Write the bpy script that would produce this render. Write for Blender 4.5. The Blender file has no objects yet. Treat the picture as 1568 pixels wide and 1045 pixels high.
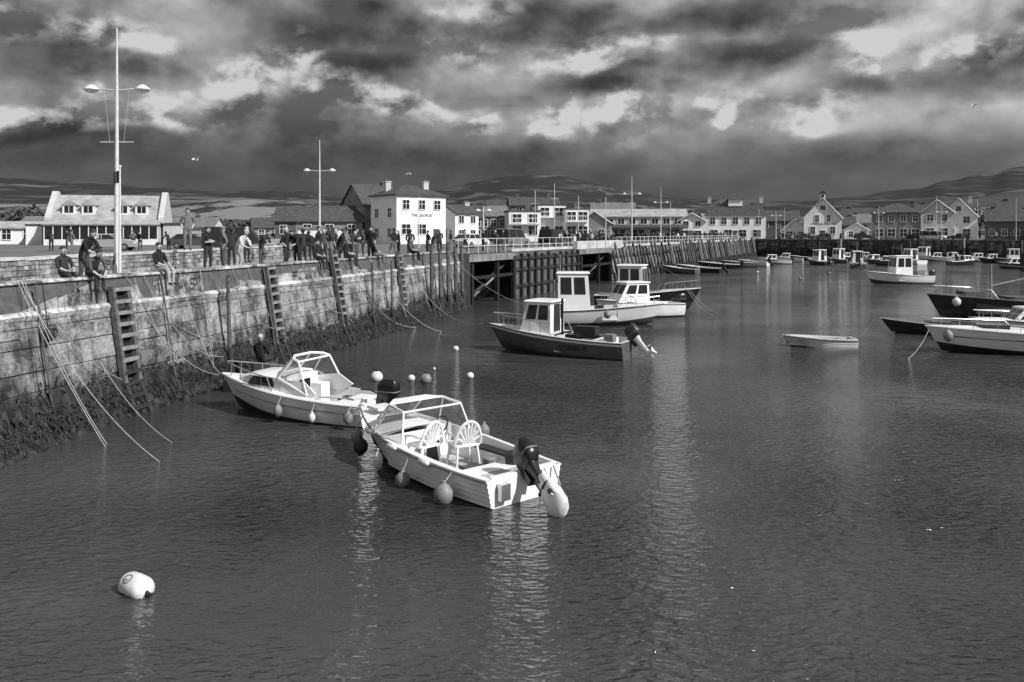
import bpy, bmesh, math, random
from math import sin, cos, pi, radians, atan2, sqrt, atan, asin
from mathutils import Vector, Matrix
random.seed(7)
R = random.random
def U(a,b): return a+(b-a)*random.random()
scene = bpy.context.scene
COL = scene.collection

# ------------------------------------------------------------ materials
MATS={}
def mat(name,c,rough=.7,var=.25,scale=2.5,bump=.15,metal=0.0,c2=None,tint=False,detail=4,bscale=None,spec=.5,bdist=.05):
    if name in MATS: return MATS[name]
    m=bpy.data.materials.new(name); m.use_nodes=True
    nt=m.node_tree; b=nt.nodes['Principled BSDF']
    b.inputs['Roughness'].default_value=rough; b.inputs['Metallic'].default_value=metal
    b.inputs['Specular IOR Level'].default_value=spec
    tc=nt.nodes.new('ShaderNodeTexCoord')
    n=nt.nodes.new('ShaderNodeTexNoise'); n.inputs['Scale'].default_value=scale; n.inputs['Detail'].default_value=detail
    n.inputs['Roughness'].default_value=.62
    nt.links.new(tc.outputs['Object'],n.inputs['Vector'])
    r=nt.nodes.new('ShaderNodeMapRange'); r.inputs['From Min'].default_value=.3; r.inputs['From Max'].default_value=.7
    lo=c*(1-var) if c2 is None else c; hi=c*(1+var) if c2 is None else c2
    r.inputs['To Min'].default_value=lo; r.inputs['To Max'].default_value=min(hi,.9)
    nt.links.new(n.outputs['Fac'],r.inputs['Value'])
    nt.links.new(r.outputs['Result'],b.inputs['Base Color'])
    if bump>0:
        n2=nt.nodes.new('ShaderNodeTexNoise'); n2.inputs['Scale'].default_value=bscale or scale*5; n2.inputs['Detail'].default_value=3
        nt.links.new(tc.outputs['Object'],n2.inputs['Vector'])
        bp=nt.nodes.new('ShaderNodeBump'); bp.inputs['Strength'].default_value=bump; bp.inputs['Distance'].default_value=bdist
        nt.links.new(n2.outputs['Fac'],bp.inputs['Height']); nt.links.new(bp.outputs['Normal'],b.inputs['Normal'])
    MATS[name]=m; return m
def stone(name,lo,hi,th0=.4,th1=.62):
    m=bpy.data.materials.new(name); m.use_nodes=True; nt=m.node_tree; b=nt.nodes['Principled BSDF']; b.inputs['Roughness'].default_value=.92
    L=nt.links; tc=nt.nodes.new('ShaderNodeTexCoord')
    def nz(sc,det,s=(1,1,1),ro=.6):
        mp=nt.nodes.new('ShaderNodeMapping'); mp.inputs['Scale'].default_value=s; L.new(tc.outputs['Object'],mp.inputs[0])
        n=nt.nodes.new('ShaderNodeTexNoise'); n.inputs['Scale'].default_value=sc; n.inputs['Detail'].default_value=det; n.inputs['Roughness'].default_value=ro; L.new(mp.outputs[0],n.inputs['Vector']); return n.outputs['Fac']
    def M(op,a,c):
        n=nt.nodes.new('ShaderNodeMath'); n.operation=op
        for k,s in ((a,0),(c,1)):
            if isinstance(k,(int,float)): n.inputs[s].default_value=k
            else: L.new(k,n.inputs[s])
        return n.outputs[0]
    def MRn(v,a,b_,c,d):
        n=nt.nodes.new('ShaderNodeMapRange'); L.new(v,n.inputs['Value'])
        for nm,x in (('From Min',a),('From Max',b_),('To Min',c),('To Max',d)): n.inputs[nm].default_value=x
        return n.outputs['Result']
    p=nz(1.1,5,(1,1,1.3)); g=nz(9,5,(1,1,1),.7); st=nz(2.6,3,(1,1,.16))
    mixv=M('ADD',M('ADD',M('MULTIPLY',p,.45),M('MULTIPLY',g,.33)),M('MULTIPLY',st,.22))
    col=MRn(mixv,th0,th1,lo,hi)
    sp=nt.nodes.new('ShaderNodeSeparateXYZ'); L.new(tc.outputs['Object'],sp.inputs[0])
    wz=M('ADD',sp.outputs[2],M('ADD',M('MULTIPLY',M('SUBTRACT',st,.5),2.0),M('MULTIPLY',M('SUBTRACT',p,.5),1.6)))
    wet=MRn(wz,.8,2.1,.16,1.0)
    a=nt.nodes.new('ShaderNodeAttribute'); a.attribute_name='tint'
    out=M('MINIMUM',M('MULTIPLY',M('MULTIPLY',col,wet),a.outputs['Fac']),.75)
    L.new(out,b.inputs['Base Color'])
    bp=nt.nodes.new('ShaderNodeBump'); bp.inputs['Strength'].default_value=1; bp.inputs['Distance'].default_value=.07
    L.new(g,bp.inputs['Height']); L.new(bp.outputs['Normal'],b.inputs['Normal']); return m

GEL=mat('gelcoat_white',.8,.28,.07,1.2,.02)
GELD=mat('gelcoat_cream',.58,.35,.12,2.0,.03)
DECK=mat('deck_grey',.42,.6,.2,4,.15)
DARKH=mat('hull_dark',.03,.35,.35,2,.05)
GREYH=mat('hull_grey',.1,.4,.2,2,.05)
BOOT=mat('antifoul',.05,.7,.5,4,.2)
BLACK=mat('black_plastic',.012,.3,.3,3,.02)
RUB=mat('rubber_black',.02,.7,.3,5,.1)
FEN=mat('fender_white',.66,.4,.2,6,.05)
CHAIR=mat('chair_plastic',.84,.4,.04,6,0)
FENG=mat('fender_grey',.2,.5,.3,6,.05)
ROPE=mat('rope',.38,.9,.3,20,.2)
ROPED=mat('rope_dark',.1,.9,.4,20,.2)
STEEL=mat('stainless',.6,.3,.1,5,0,metal=.9)
GALV=mat('painted_pole',.62,.45,.15,4,.03)
WOOD=mat('weathered_timber',.1,.85,.55,5,.5)
WOODD=mat('wet_timber',.03,.7,.6,5,.5)
TAR=mat('tarred_timber',.012,.8,.5,5,.4)
WOODL=mat('light_timber',.24,.8,.4,6,.4)
WEED=mat('seaweed',.002,.6,.5,4,.4,c2=.034,spec=.35)
GLASS=mat('dark_glass',.02,.08,.3,2,0)
PAINT=mat('white_render',.78,.8,.1,.7,.1)
CREAM=mat('pale_render',.5,.8,.15,.7,.1)
GREYR=mat('grey_render',.22,.8,.2,.7,.1)
BRICK=mat('brickwork',.11,.9,.35,3,.3)
SLATE=mat('slate_roof',.06,.7,.4,1.6,.3)
TILE=mat('tile_roof',.15,.8,.3,1.5,.3)
TILEL=mat('pale_roof',.33,.7,.3,.8,.2)
FRAME=mat('white_frame',.75,.5,.05,3,0)
CONC=mat('concrete',.2,.9,.5,.9,.4)
CONCL=mat('pale_concrete',.5,.85,.3,.9,.3)
DARKIN=mat('painted_shade',.02,.95,.4,1,.2)  # near-black colour paints in the shade of quay recesses and boat openings
SKIN=mat('skin',.42,.6,.08,10,0)
HAIR=mat('hair_dark',.03,.8,.3,20,.2)
HAIRG=mat('hair_grey',.42,.8,.2,20,.2)
def cloth(i):
    v=[.012,.03,.07,.16,.35,.6][i]
    return mat('cloth_%d'%i,v,.9,.25,12,.25)
def clear_glass():
    m=bpy.data.materials.new('clear_screen'); m.use_nodes=True
    b=m.node_tree.nodes['Principled BSDF']
    b.inputs['Base Color'].default_value=(.2,.2,.2,1); b.inputs['Roughness'].default_value=.05
    b.inputs['Alpha'].default_value=.5
    return m
CLEAR=clear_glass()

# ------------------------------------------------------------ mesh builder
class MB:
    def __init__(s): s.v=[];s.f=[];s.m=[];s.t=[];s.mats=[];s.M=Matrix.Identity(4);s.cur=0;s.tint=1.0
    def mat(s,m):
        if m not in s.mats: s.mats.append(m)
        s.cur=s.mats.index(m); return s
    def V(s,p):
        s.v.append(tuple(s.M@Vector(p))); return len(s.v)-1
    def F(s,idx,tint=None):
        s.f.append(tuple(idx)); s.m.append(s.cur); s.t.append(s.tint if tint is None else tint)
    def poly(s,pts,tint=None): s.F([s.V(p) for p in pts],tint)
    def box(s,c,d,rz=0,taper=(1,1),ry=0):
        dx,dy,dz=[k/2 for k in d]
        old=s.M; s.M=old@Matrix.Translation(c)@Matrix.Rotation(rz,4,'Z')@Matrix.Rotation(ry,4,'Y')
        i=[]
        for z in(-1,1):
            tx,ty=(taper if z>0 else (1,1))
            for x,y in((-1,-1),(1,-1),(1,1),(-1,1)): i.append(s.V((x*dx*tx,y*dy*ty,z*dz)))
        for q in((3,2,1,0),(4,5,6,7),(0,1,5,4),(1,2,6,5),(2,3,7,6),(3,0,4,7)): s.F([i[k] for k in q])
        s.M=old; return s
    def loft(s,rings,closed=True,caps=True):
        ids=[[s.V(p) for p in r] for r in rings]; n=len(ids[0])
        for a,b in zip(ids,ids[1:]):
            for k in range(n if closed else n-1):
                k2=(k+1)%n; s.F((a[k],a[k2],b[k2],b[k]))
        if caps and closed: s.F(ids[0][::-1]); s.F(ids[-1])
        return s
    def tube(s,path,r,n=6,caps=True):
        path=[Vector(p) for p in path]; rings=[]
        for i,p in enumerate(path):
            a=path[max(i-1,0)];b=path[min(i+1,len(path)-1)]
            d=(b-a); d=d.normalized() if d.length>1e-6 else Vector((0,0,1))
            up=Vector((0,0,1)) if abs(d.z)<.95 else Vector((1,0,0))
            x=d.cross(up).normalized(); y=x.cross(d)
            rr=r[i] if isinstance(r,(list,tuple)) else r
            rings.append([p+(x*cos(2*pi*k/n)+y*sin(2*pi*k/n))*rr for k in range(n)])
        return s.loft(rings,True,caps)
    def lathe(s,c,prof,n=12,axis='Z'):
        rings=[]
        for r,z in prof:
            ring=[]
            for k in range(n):
                a=2*pi*k/n
                p=(r*cos(a),r*sin(a),z)
                if axis=='X': p=(z,r*cos(a),r*sin(a))
                if axis=='Y': p=(r*cos(a),z,r*sin(a))
                ring.append((c[0]+p[0],c[1]+p[1],c[2]+p[2]))
            rings.append(ring)
        return s.loft(rings)
    def ball(s,c,r,n=12,sc=(1,1,1)):
        rings=[]
        for j in range(n//2+1):
            a=-pi/2+pi*j/(n//2); rr=max(cos(a),.02)*r
            rings.append([(c[0]+rr*cos(2*pi*k/n)*sc[0],c[1]+rr*sin(2*pi*k/n)*sc[1],c[2]+r*sin(a)*sc[2]) for k in range(n)])
        return s.loft(rings)
    def make(s,name,smooth=None,parent=None,tint=False):
        me=bpy.data.meshes.new(name); me.from_pydata(s.v,[],s.f)
        for m in s.mats: me.materials.append(m)
        me.polygons.foreach_set('material_index',s.m)
        if tint:
            a=me.attributes.new('tint','FLOAT','FACE'); a.data.foreach_set('value',s.t)
        if smooth:
            me.polygons.foreach_set('use_smooth',[True]*len(s.f)); me.update()
            me.set_sharp_from_angle(angle=radians(smooth))
        me.update()
        o=bpy.data.objects.new(name,me); COL.objects.link(o)
        if parent: o.parent=parent
        return o
class G:
    def __init__(s,name,loc=(0,0,0),rz=0,rx=0,sc=1):
        s.e=bpy.data.objects.new(name,None); COL.objects.link(s.e); s.e.empty_display_size=.2
        s.e.location=loc; s.e.rotation_euler=(rx,0,rz); s.e.scale=(sc,sc,sc); s.p={}; s.opt={}
    def part(s,n,m=None,smooth=None,tint=False):
        if n not in s.p: s.p[n]=MB(); s.opt[n]=(smooth,tint)
        if m: s.p[n].mat(m)
        return s.p[n]
    def done(s):
        for n,b in s.p.items():
            if b.f: b.make(n,s.opt[n][0],s.e,s.opt[n][1])
        return s.e
def text(parent,txt,loc,rot,size,m,ext=.004):
    c=bpy.data.curves.new('lettering','FONT'); c.body=txt; c.size=size; c.extrude=ext; c.align_x='CENTER'
    o=bpy.data.objects.new('lettering',c); COL.objects.link(o); c.materials.append(m)
    o.parent=parent; o.location=loc; o.rotation_euler=rot

# ------------------------------------------------------------ camera, sun, world
H=5.1
cam=bpy.data.cameras.new('camera'); co=bpy.data.objects.new('camera',cam); COL.objects.link(co)
co.location=(0,0,H); co.rotation_euler=(radians(90),0,0)
cam.sensor_width=36; cam.lens=29.85; cam.shift_y=-.1056; cam.clip_end=8000; cam.clip_start=.1
scene.camera=co
SAZ=radians(122); SEL=radians(40)
ts=Vector((sin(SAZ)*cos(SEL),cos(SAZ)*cos(SEL),sin(SEL)))
sl=bpy.data.lights.new('sun','SUN'); sl.energy=5.0; sl.angle=radians(.5); sl.color=(1,.995,.985)
so=bpy.data.objects.new('sun',sl); COL.objects.link(so); so.rotation_euler=ts.to_track_quat('Z','Y').to_euler()
so.location=(30,-30,40)
scene.view_settings.view_transform='Standard'; scene.view_settings.look='None'; scene.view_settings.exposure=0

def build_world():
    w=bpy.data.worlds.new('World'); scene.world=w; w.use_nodes=True
    try: w.cycles.sampling_method='MANUAL'; w.cycles.sample_map_resolution=256
    except Exception: pass
    nt=w.node_tree; N=nt.nodes; L=nt.links
    bg=N['Background']; bg.inputs['Strength'].default_value=.1
    def val(x,sock):
        if isinstance(x,(int,float)): sock.default_value=x
        else: L.new(x,sock)
    def M(op,a,b=0,c=None):
        n=N.new('ShaderNodeMath'); n.operation=op
        val(a,n.inputs[0]); val(b,n.inputs[1])
        if c is not None: val(c,n.inputs[2])
        return n.outputs[0]
    def MR(v,a,b,c,d,smooth=True):
        n=N.new('ShaderNodeMapRange'); n.interpolation_type='SMOOTHSTEP' if smooth else 'LINEAR'
        val(v,n.inputs['Value']); n.inputs['From Min'].default_value=a; n.inputs['From Max'].default_value=b
        val(c,n.inputs['To Min']); val(d,n.inputs['To Max']); return n.outputs['Result']
    tc=N.new('ShaderNodeTexCoord'); sp=N.new('ShaderNodeSeparateXYZ'); L.new(tc.outputs['Generated'],sp.inputs[0])
    x,y,z=sp.outputs
    az=M('ARCTAN2',x,y); el=M('ARCSINE',z)
    cb=N.new('ShaderNodeCombineXYZ'); L.new(az,cb.inputs[0]); L.new(el,cb.inputs[1]); P=cb.outputs[0]
    def noise(vec,sc,det,sx=1,sy=1,off=(0,0,0),rough=.55):
        mp=N.new('ShaderNodeMapping'); L.new(vec,mp.inputs[0]); mp.inputs['Scale'].default_value=(sx,sy,1); mp.inputs['Location'].default_value=off
        n=N.new('ShaderNodeTexNoise'); n.inputs['Scale'].default_value=sc; n.inputs['Detail'].default_value=det; n.inputs['Roughness'].default_value=rough; n.noise_dimensions='2D'
        L.new(mp.outputs[0],n.inputs['Vector']); return n.outputs['Fac']
    nA=noise(P,5,6,1,1.9,(.3,.1,0),.5)
    nB=noise(P,5,6,1,1.9,(.288,.142,0),.5)
    nC=noise(P,15,5,1,1.5,(2,3,0),.52)
    nD=noise(P,15,5,1,1.5,(1.99,3.024,0),.52)
    relA=M('SUBTRACT',nA,nB); relC=M('SUBTRACT',nC,nD)
    wx=M('ADD',az,M('MULTIPLY',M('SUBTRACT',nC,.5),.085)); wy=M('ADD',el,M('ADD',M('MULTIPLY',M('SUBTRACT',nA,.5),.08),M('MULTIPLY',M('SUBTRACT',nD,.5),.03)))
    cw=N.new('ShaderNodeCombineXYZ'); L.new(wx,cw.inputs[0]); L.new(wy,cw.inputs[1]); PW=cw.outputs[0]
    def T(px,py):
        u=(px-784)/1300; e=(357-py)/1300; a=atan(u); return a,atan(e*cos(a))
    def field(bl):
        acc=None
        for px,py,rx,ry,k in bl:
            a,e=T(px,py); sx,sy=1300/rx,1300/ry
            n=N.new('ShaderNodeVectorMath'); n.operation='MULTIPLY_ADD'; L.new(PW,n.inputs[0]); n.inputs[1].default_value=(sx,sy,0); n.inputs[2].default_value=(-a*sx,-e*sy,0)
            l=N.new('ShaderNodeVectorMath'); l.operation='LENGTH'; L.new(n.outputs[0],l.inputs[0])
            f=M('MULTIPLY_ADD',l.outputs['Value'],-k,k)
            acc=f if acc is None else M('MAXIMUM',acc,f)
        return acc
    dark=field([(510,38,180,46,1),(60,95,140,36,.8),(840,40,120,44,.8),(1110,25,150,44,1.1),(910,128,120,22,1.0),(560,122,130,20,.8),(1480,115,170,30,.9),(1150,100,100,24,.8),(90,212,140,18,.7),(1320,130,80,26,.7),(730,140,70,22,.4)])
    bright=field([(385,118,66,44,1),(465,98,32,46,.8),(50,184,110,28,.9),(260,172,120,26,.9),(600,166,130,24,1.0),(520,150,60,24,.8),(860,172,40,32,.8),(965,168,70,34,.8),(1130,168,40,32,.8),(735,182,40,16,.7),(1345,92,70,34,.7),(900,98,90,18,.8),(8,55,40,20,.7),(1500,82,100,24,.6),(1250,170,60,20,.6),(700,85,70,20,.6),(180,60,120,26,.6),(990,75,60,20,.6),(740,20,60,18,.5)])
    base=MR(el,.0,.09,.085,.1); base=MR(el,.075,.165,base,.28); base=MR(el,.22,.5,base,.36)
    base=MR(az,.05,.5,base,M('MULTIPLY',base,1.4))
    fade=MR(el,.04,.14,.22,1.0)
    tex=M('ADD',M('ADD',M('MULTIPLY',M('SUBTRACT',nA,.5),2.3),M('MULTIPLY',M('SUBTRACT',nC,.5),.6)),M('ADD',M('MULTIPLY',relA,1.8),M('MULTIPLY',relC,.9)))
    v=M('MULTIPLY',base,M('ADD',1,M('MULTIPLY',tex,fade)))
    v=M('MAXIMUM',v,M('MULTIPLY',base,.45))
    dm=MR(dark,-.35,.8,0.0,.64)
    v=M('MULTIPLY',v,M('SUBTRACT',1,dm))
    bm_=MR(bright,-.25,.6,0.0,1.0)
    add=M('MULTIPLY',bm_,M('MAXIMUM',M('ADD',.17,M('ADD',M('MULTIPLY',relC,2.0),M('MULTIPLY',M('SUBTRACT',nC,.45),.6))),.0))
    v=M('ADD',v,add)
    v=M('MINIMUM',M('MAXIMUM',v,.04),.62)
    back=MR(y,-.2,.35,1.0,0.0); over=MR(el,.5,.9,0.0,1.0)
    v=MR(M('MAXIMUM',back,over),0,1,v,MR(nA,.35,.65,.2,.5),False)
    sky=N.new('ShaderNodeTexSky'); sky.sky_type='NISHITA'; sky.sun_disc=False; sky.sun_elevation=SEL; sky.sun_rotation=SAZ
    bw=N.new('ShaderNodeRGBToBW'); L.new(sky.outputs[0],bw.inputs[0])
    gap=MR(nA,.68,.84,0.0,.15)
    tot=MR(gap,0,1,M('MULTIPLY',v,10),M('MULTIPLY',bw.outputs[0],.55),False)
    cc=N.new('ShaderNodeCombineXYZ')
    for i,k in enumerate((.995,.995,1.01)): L.new(M('MULTIPLY',tot,k),cc.inputs[i])
    L.new(cc.outputs[0],bg.inputs['Color'])
build_world()

# ------------------------------------------------------------ water
def build_water():
    b=MB()
    m=bpy.data.materials.new('harbour_water'); m.use_nodes=True; nt=m.node_tree; p=nt.nodes['Principled BSDF']
    p.inputs['Roughness'].default_value=.05; p.inputs['IOR'].default_value=1.34
    tc=nt.nodes.new('ShaderNodeTexCoord')
    def nz(sc,det,sx=1,sy=1,rot=0,rough=.5,dist=0):
        mp=nt.nodes.new('ShaderNodeMapping'); mp.inputs['Scale'].default_value=(sx,sy,1); mp.inputs['Rotation'].default_value=(0,0,rot)
        nt.links.new(tc.outputs['Object'],mp.inputs[0])
        n=nt.nodes.new('ShaderNodeTexNoise'); n.noise_dimensions='2D'; n.inputs['Scale'].default_value=sc; n.inputs['Detail'].default_value=det; n.inputs['Roughness'].default_value=rough; n.inputs['Distortion'].default_value=dist
        nt.links.new(mp.outputs[0],n.inputs['Vector']); return n.outputs['Fac']
    def M(op,a,c):
        n=nt.nodes.new('ShaderNodeMath'); n.operation=op
        for k,s in ((a,0),(c,1)):
            if isinstance(k,(int,float)): n.inputs[s].default_value=k
            else: nt.links.new(k,n.inputs[s])
        return n.outputs[0]
    def MRn(v,a,b_,c,d):
        n=nt.nodes.new('ShaderNodeMapRange'); nt.links.new(v,n.inputs['Value'])
        for nm,x in (('From Min',a),('From Max',b_),('To Min',c),('To Max',d)): n.inputs[nm].default_value=x
        return n.outputs['Result']
    fine=nz(8,2,.5,1.25,radians(38),.5,.4); fine2=nz(4.4,2,.65,1.2,radians(-34),.5,.3); med=nz(1.1,2,.7,1.4,radians(15))
    patch=MRn(nz(.1,3,1,1.3,radians(20)),.36,.62,.25,1.0)
    h=M('ADD',M('ADD',M('MULTIPLY',fine,M('MULTIPLY',patch,.10)),M('MULTIPLY',fine2,M('MULTIPLY',patch,.09))),M('MULTIPLY',med,.05))
    bp=nt.nodes.new('ShaderNodeBump'); bp.inputs['Strength'].default_value=1; bp.inputs['Distance'].default_value=1.0
    nt.links.new(h,bp.inputs['Height']); nt.links.new(bp.outputs['Normal'],p.inputs['Normal'])
    nt.links.new(MRn(nz(.1,3,1,1,.4),.3,.7,.024,.068),p.inputs['Base Color'])
    b.mat(m); b.poly([(-80,-120,0),(500,-120,0),(500,260,0),(-80,260,0)])
    b.make('water')
build_water()

# ------------------------------------------------------------ ground & hills
def build_ground():
    bm=bmesh.new()
    pts=[(-26.9,-40),(-17.5,0),(-4.25,58.25),(53.9,191),(130.5,125.7),(420,-100),(4000,-100),(4000,4000),(-4000,4000),(-4000,-40)]
    f=bm.faces.new([bm.verts.new((x,y,3.6)) for x,y in pts]); bmesh.ops.triangulate(bm,faces=[f]); bmesh.ops.recalc_face_normals(bm,faces=bm.faces)
    me=bpy.data.meshes.new('ground'); bm.to_mesh(me); bm.free(); me.materials.append(mat('tarmac',.13,.95,.3,.4,.2))
    o=bpy.data.objects.new('ground',me); COL.objects.link(o)
    b=MB().mat(mat('paving',.26,.9,.25,1.2,.2))
    z=3.604
    b.poly([(-17.5,0,z),(-4.3,58,z),(-12,62,z),(-16,40,z),(-16.3,14,z),(-20,0,z)])
    b.make('quay_pavement')
build_ground()
def interp(tab,x):
    if x<=tab[0][0]: return tab[0][1]
    for (a,b),(c,d) in zip(tab,tab[1:]):
        if x<=c:
            t=(x-a)/(c-a); t=t*t*(3-2*t); return b+(d-b)*t
    return tab[-1][1]
def hillmat(name,lo,hi,tree,sc,zs):
    m=bpy.data.materials.new(name); m.use_nodes=True; nt=m.node_tree; p=nt.nodes['Principled BSDF']; p.inputs['Roughness'].default_value=1
    p.inputs['Specular IOR Level'].default_value=.1
    tc=nt.nodes.new('ShaderNodeTexCoord')
    mp=nt.nodes.new('ShaderNodeMapping'); nt.links.new(tc.outputs['Object'],mp.inputs[0]); mp.inputs['Scale'].default_value=(1,.08,zs)
    n0=nt.nodes.new('ShaderNodeTexNoise'); n0.inputs['Scale'].default_value=sc*2; nt.links.new(mp.outputs[0],n0.inputs['Vector'])
    va=nt.nodes.new('ShaderNodeVectorMath'); va.operation='MULTIPLY_ADD'; nt.links.new(n0.outputs['Color'],va.inputs[0]); va.inputs[1].default_value=(40,40,40); nt.links.new(mp.outputs[0],va.inputs[2])
    v=nt.nodes.new('ShaderNodeTexVoronoi'); v.inputs['Scale'].default_value=sc; nt.links.new(va.outputs[0],v.inputs['Vector'])
    ve=nt.nodes.new('ShaderNodeTexVoronoi'); ve.feature='DISTANCE_TO_EDGE'; ve.inputs['Scale'].default_value=sc; nt.links.new(va.outputs[0],ve.inputs['Vector'])
    bw=nt.nodes.new('ShaderNodeRGBToBW'); nt.links.new(v.outputs['Color'],bw.inputs[0])
    r=nt.nodes.new('ShaderNodeMapRange'); nt.links.new(bw.outputs[0],r.inputs['Value']); r.inputs['From Min'].default_value=.2; r.inputs['From Max'].default_value=.8
    r.inputs['To Min'].default_value=lo; r.inputs['To Max'].default_value=hi
    e=nt.nodes.new('ShaderNodeMapRange'); nt.links.new(ve.outputs['Distance'],e.inputs['Value']); e.inputs['From Min'].default_value=.01; e.inputs['From Max'].default_value=.06; e.inputs['To Min'].default_value=.35
    n=nt.nodes.new('ShaderNodeTexNoise'); n.inputs['Scale'].default_value=sc*2.6; n.inputs['Detail'].default_value=8; n.inputs['Roughness'].default_value=.65; nt.links.new(mp.outputs[0],n.inputs['Vector'])
    nr=nt.nodes.new('ShaderNodeMapRange'); nt.links.new(n.outputs['Fac'],nr.inputs['Value']); nr.inputs['From Min'].default_value=tree; nr.inputs['From Max'].default_value=tree-.06
    mu=nt.nodes.new('ShaderNodeMath'); mu.operation='MULTIPLY'; nt.links.new(e.outputs[0],mu.inputs[0]); nt.links.new(nr.outputs[0],mu.inputs[1])
    mx=nt.nodes.new('ShaderNodeMapRange'); nt.links.new(mu.outputs[0],mx.inputs['Value']); mx.inputs['To Min'].default_value=.03; nt.links.new(r.outputs[0],mx.inputs['To Max'])
    nt.links.new(mx.outputs[0],p.inputs['Base Color']); return m
def hill(name,tab,r0,r1,m,az0,az1,seed,rough=.05):
    b=MB().mat(m); rnd=random.Random(seed); nA,nR=220,26; ids=[]
    ph=[rnd.uniform(0,6) for _ in range(6)]
    for j in range(nR):
        t=j/(nR-1); row=[]; r=r0+(r1-r0)*t
        for i in range(nA):
            px=az0+(az1-az0)*i/(nA-1); u=(px-784)/1300
            top=interp(tab,px)/1300*r1+H-3.6
            s=min(t/.85,1); s=s*s*(3-2*s)
            w=1+rough*(sin(px*.021+ph[0]+t*3)+.6*sin(px*.053+ph[1]-t*5)+.4*sin(px*.13+ph[2]))*(.3+.7*(1-s))
            h=3.5+top*s*w
            if t>.9: h*=1-(t-.9)*.6
            row.append(b.V((u*r,r,h)))
        ids.append(row)
    for a,c in zip(ids,ids[1:]):
        for i in range(nA-1): b.F((a[i],a[i+1],c[i+1],c[i]))
    return b.make(name,60)
hill('hills',[(-600,70),(0,74),(100,69),(250,59),(350,56),(450,56),(520,48),(600,46),(680,58),(740,70),(800,77),(850,77),(900,70),(960,58),(1020,48),(1080,44),(1180,42),(1300,48),(1400,58),(1450,68),(1500,78),(1568,90),(1750,104),(2200,110)],650,1900,hillmat('hill_fields',.04,.12,.5,.009,7),-600,2200,3)
hill('hills',[(-600,44),(0,40),(60,38),(140,40),(260,44),(360,46),(440,44),(520,34),(600,28),(760,24),(900,30),(1000,28),(1200,24),(1400,36),(1480,46),(1568,58),(1750,70),(2200,90)],330,900,hillmat('near_fields',.08,.24,.56,.011,5),-600,2200,5,.04)

def leafmass(name,spots,n,m):
    b=MB().mat(m)
    for (x,y,w,h,base) in spots:
        for k in range(3): 
            xx=x+U(-w,w)*.4; b.tube([(xx,y,base),(xx+U(-.3,.3),y,base+h*.6)],[.3,.1],5)
        lobes=[(U(-w,w)*.4,U(-w,w)*.3,h*U(.4,.85),U(.2,.38)*w) for _ in range(7)]
        for i in range(n):
            lx,ly,lz,lr=random.choice(lobes); d=Vector((U(-1,1),U(-1,1),U(-1,1)));
            if d.length<.01: continue
            d=d.normalized()*lr*U(.6,1.1); c=Vector((x+lx,y+ly,base+lz))+Vector((d.x,d.y,d.z*.7))
            s=U(.25,.6); a=Vector((U(-1,1),U(-1,1),U(-1,1))).normalized()*s; q=a.cross(Vector((U(-1,1),U(-1,1),U(-1,1)))).normalized()*s
            b.poly([c-a,c+q,c+a,c-q])
    b.make(name)
LEAF=mat('foliage',.03,.9,.6,.4,0,c2=.1)
leafmass('tree_line',[(U(-150,-110),U(210,235),9,U(5,9),3.6) for _ in range(16)]+[(U(-105,-55),230,8,U(3,6),3.6) for _ in range(9)],260,LEAF)
leafmass('tree_line',[(x,U(235,250),10,U(6,9),3.6) for x in range(122,170,6)],240,LEAF)
leafmass('tree_line',[(x,225,7,U(4,7),3.6) for x in (-32,-24,-8,2,30,36,62,88,96)],200,LEAF)

# ------------------------------------------------------------ masonry
STONE=stone('harbour_stone',.09,.52,.43,.6)
STONED=stone('stained_stone',.05,.42,.44,.6)
MORT=mat('mortar',.1,.95,.4,3,.4)
def masonry(b,s0,s1,z0,z1,ch,lr,yf,m,tl=(.6,1.25),ch_amt=.02,prouds=.04,seed=0):
    z=z0; rnd=random.Random(int(s0*10+z0*100)+seed)
    while z<z1-.02:
        h=min(ch*rnd.uniform(.8,1.2),z1-z)
        if z1-z-h<ch*.4: h=z1-z
        s=s0-rnd.uniform(0,lr[0])
        while s<s1:
            l=rnd.uniform(*lr); a=max(s,s0); e=min(s+l,s1)
            if e-a>.05:
                subs=[(z,h)]
                if rnd.random()<.15 and h>.4: subs=[(z,h*.5),(z+h*.5,h*.5)]
                for zz,hh in subs:
                    g=.004; c=ch_amt; pr=rnd.uniform(0,prouds)
                    b.mat(m); b.tint=rnd.uniform(*tl)
                    o=[];i=[]; J=lambda q: rnd.uniform(-q,q)
                    for (u,w) in((a+g,zz+g),(e-g,zz+g),(e-g,zz+hh-g),(a+g,zz+hh-g)): o.append(b.V((u,yf(w)+.012,w)))
                    for (u,w) in((a+c,zz+c),(e-c,zz+c),(e-c,zz+hh-c),(a+c,zz+hh-c)):
                        i.append(b.V((u+J(.014),yf(w)-pr+J(.014),w+J(.014))))
                    b.F(i)
                    for k in range(4): b.F((o[k],o[(k+1)%4],i[(k+1)%4],i[k]))
            s+=l
        z+=h
A1=atan2(.975,.2223)
off=lambda z: -(.6*(3.9-z)/3.9)
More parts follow.
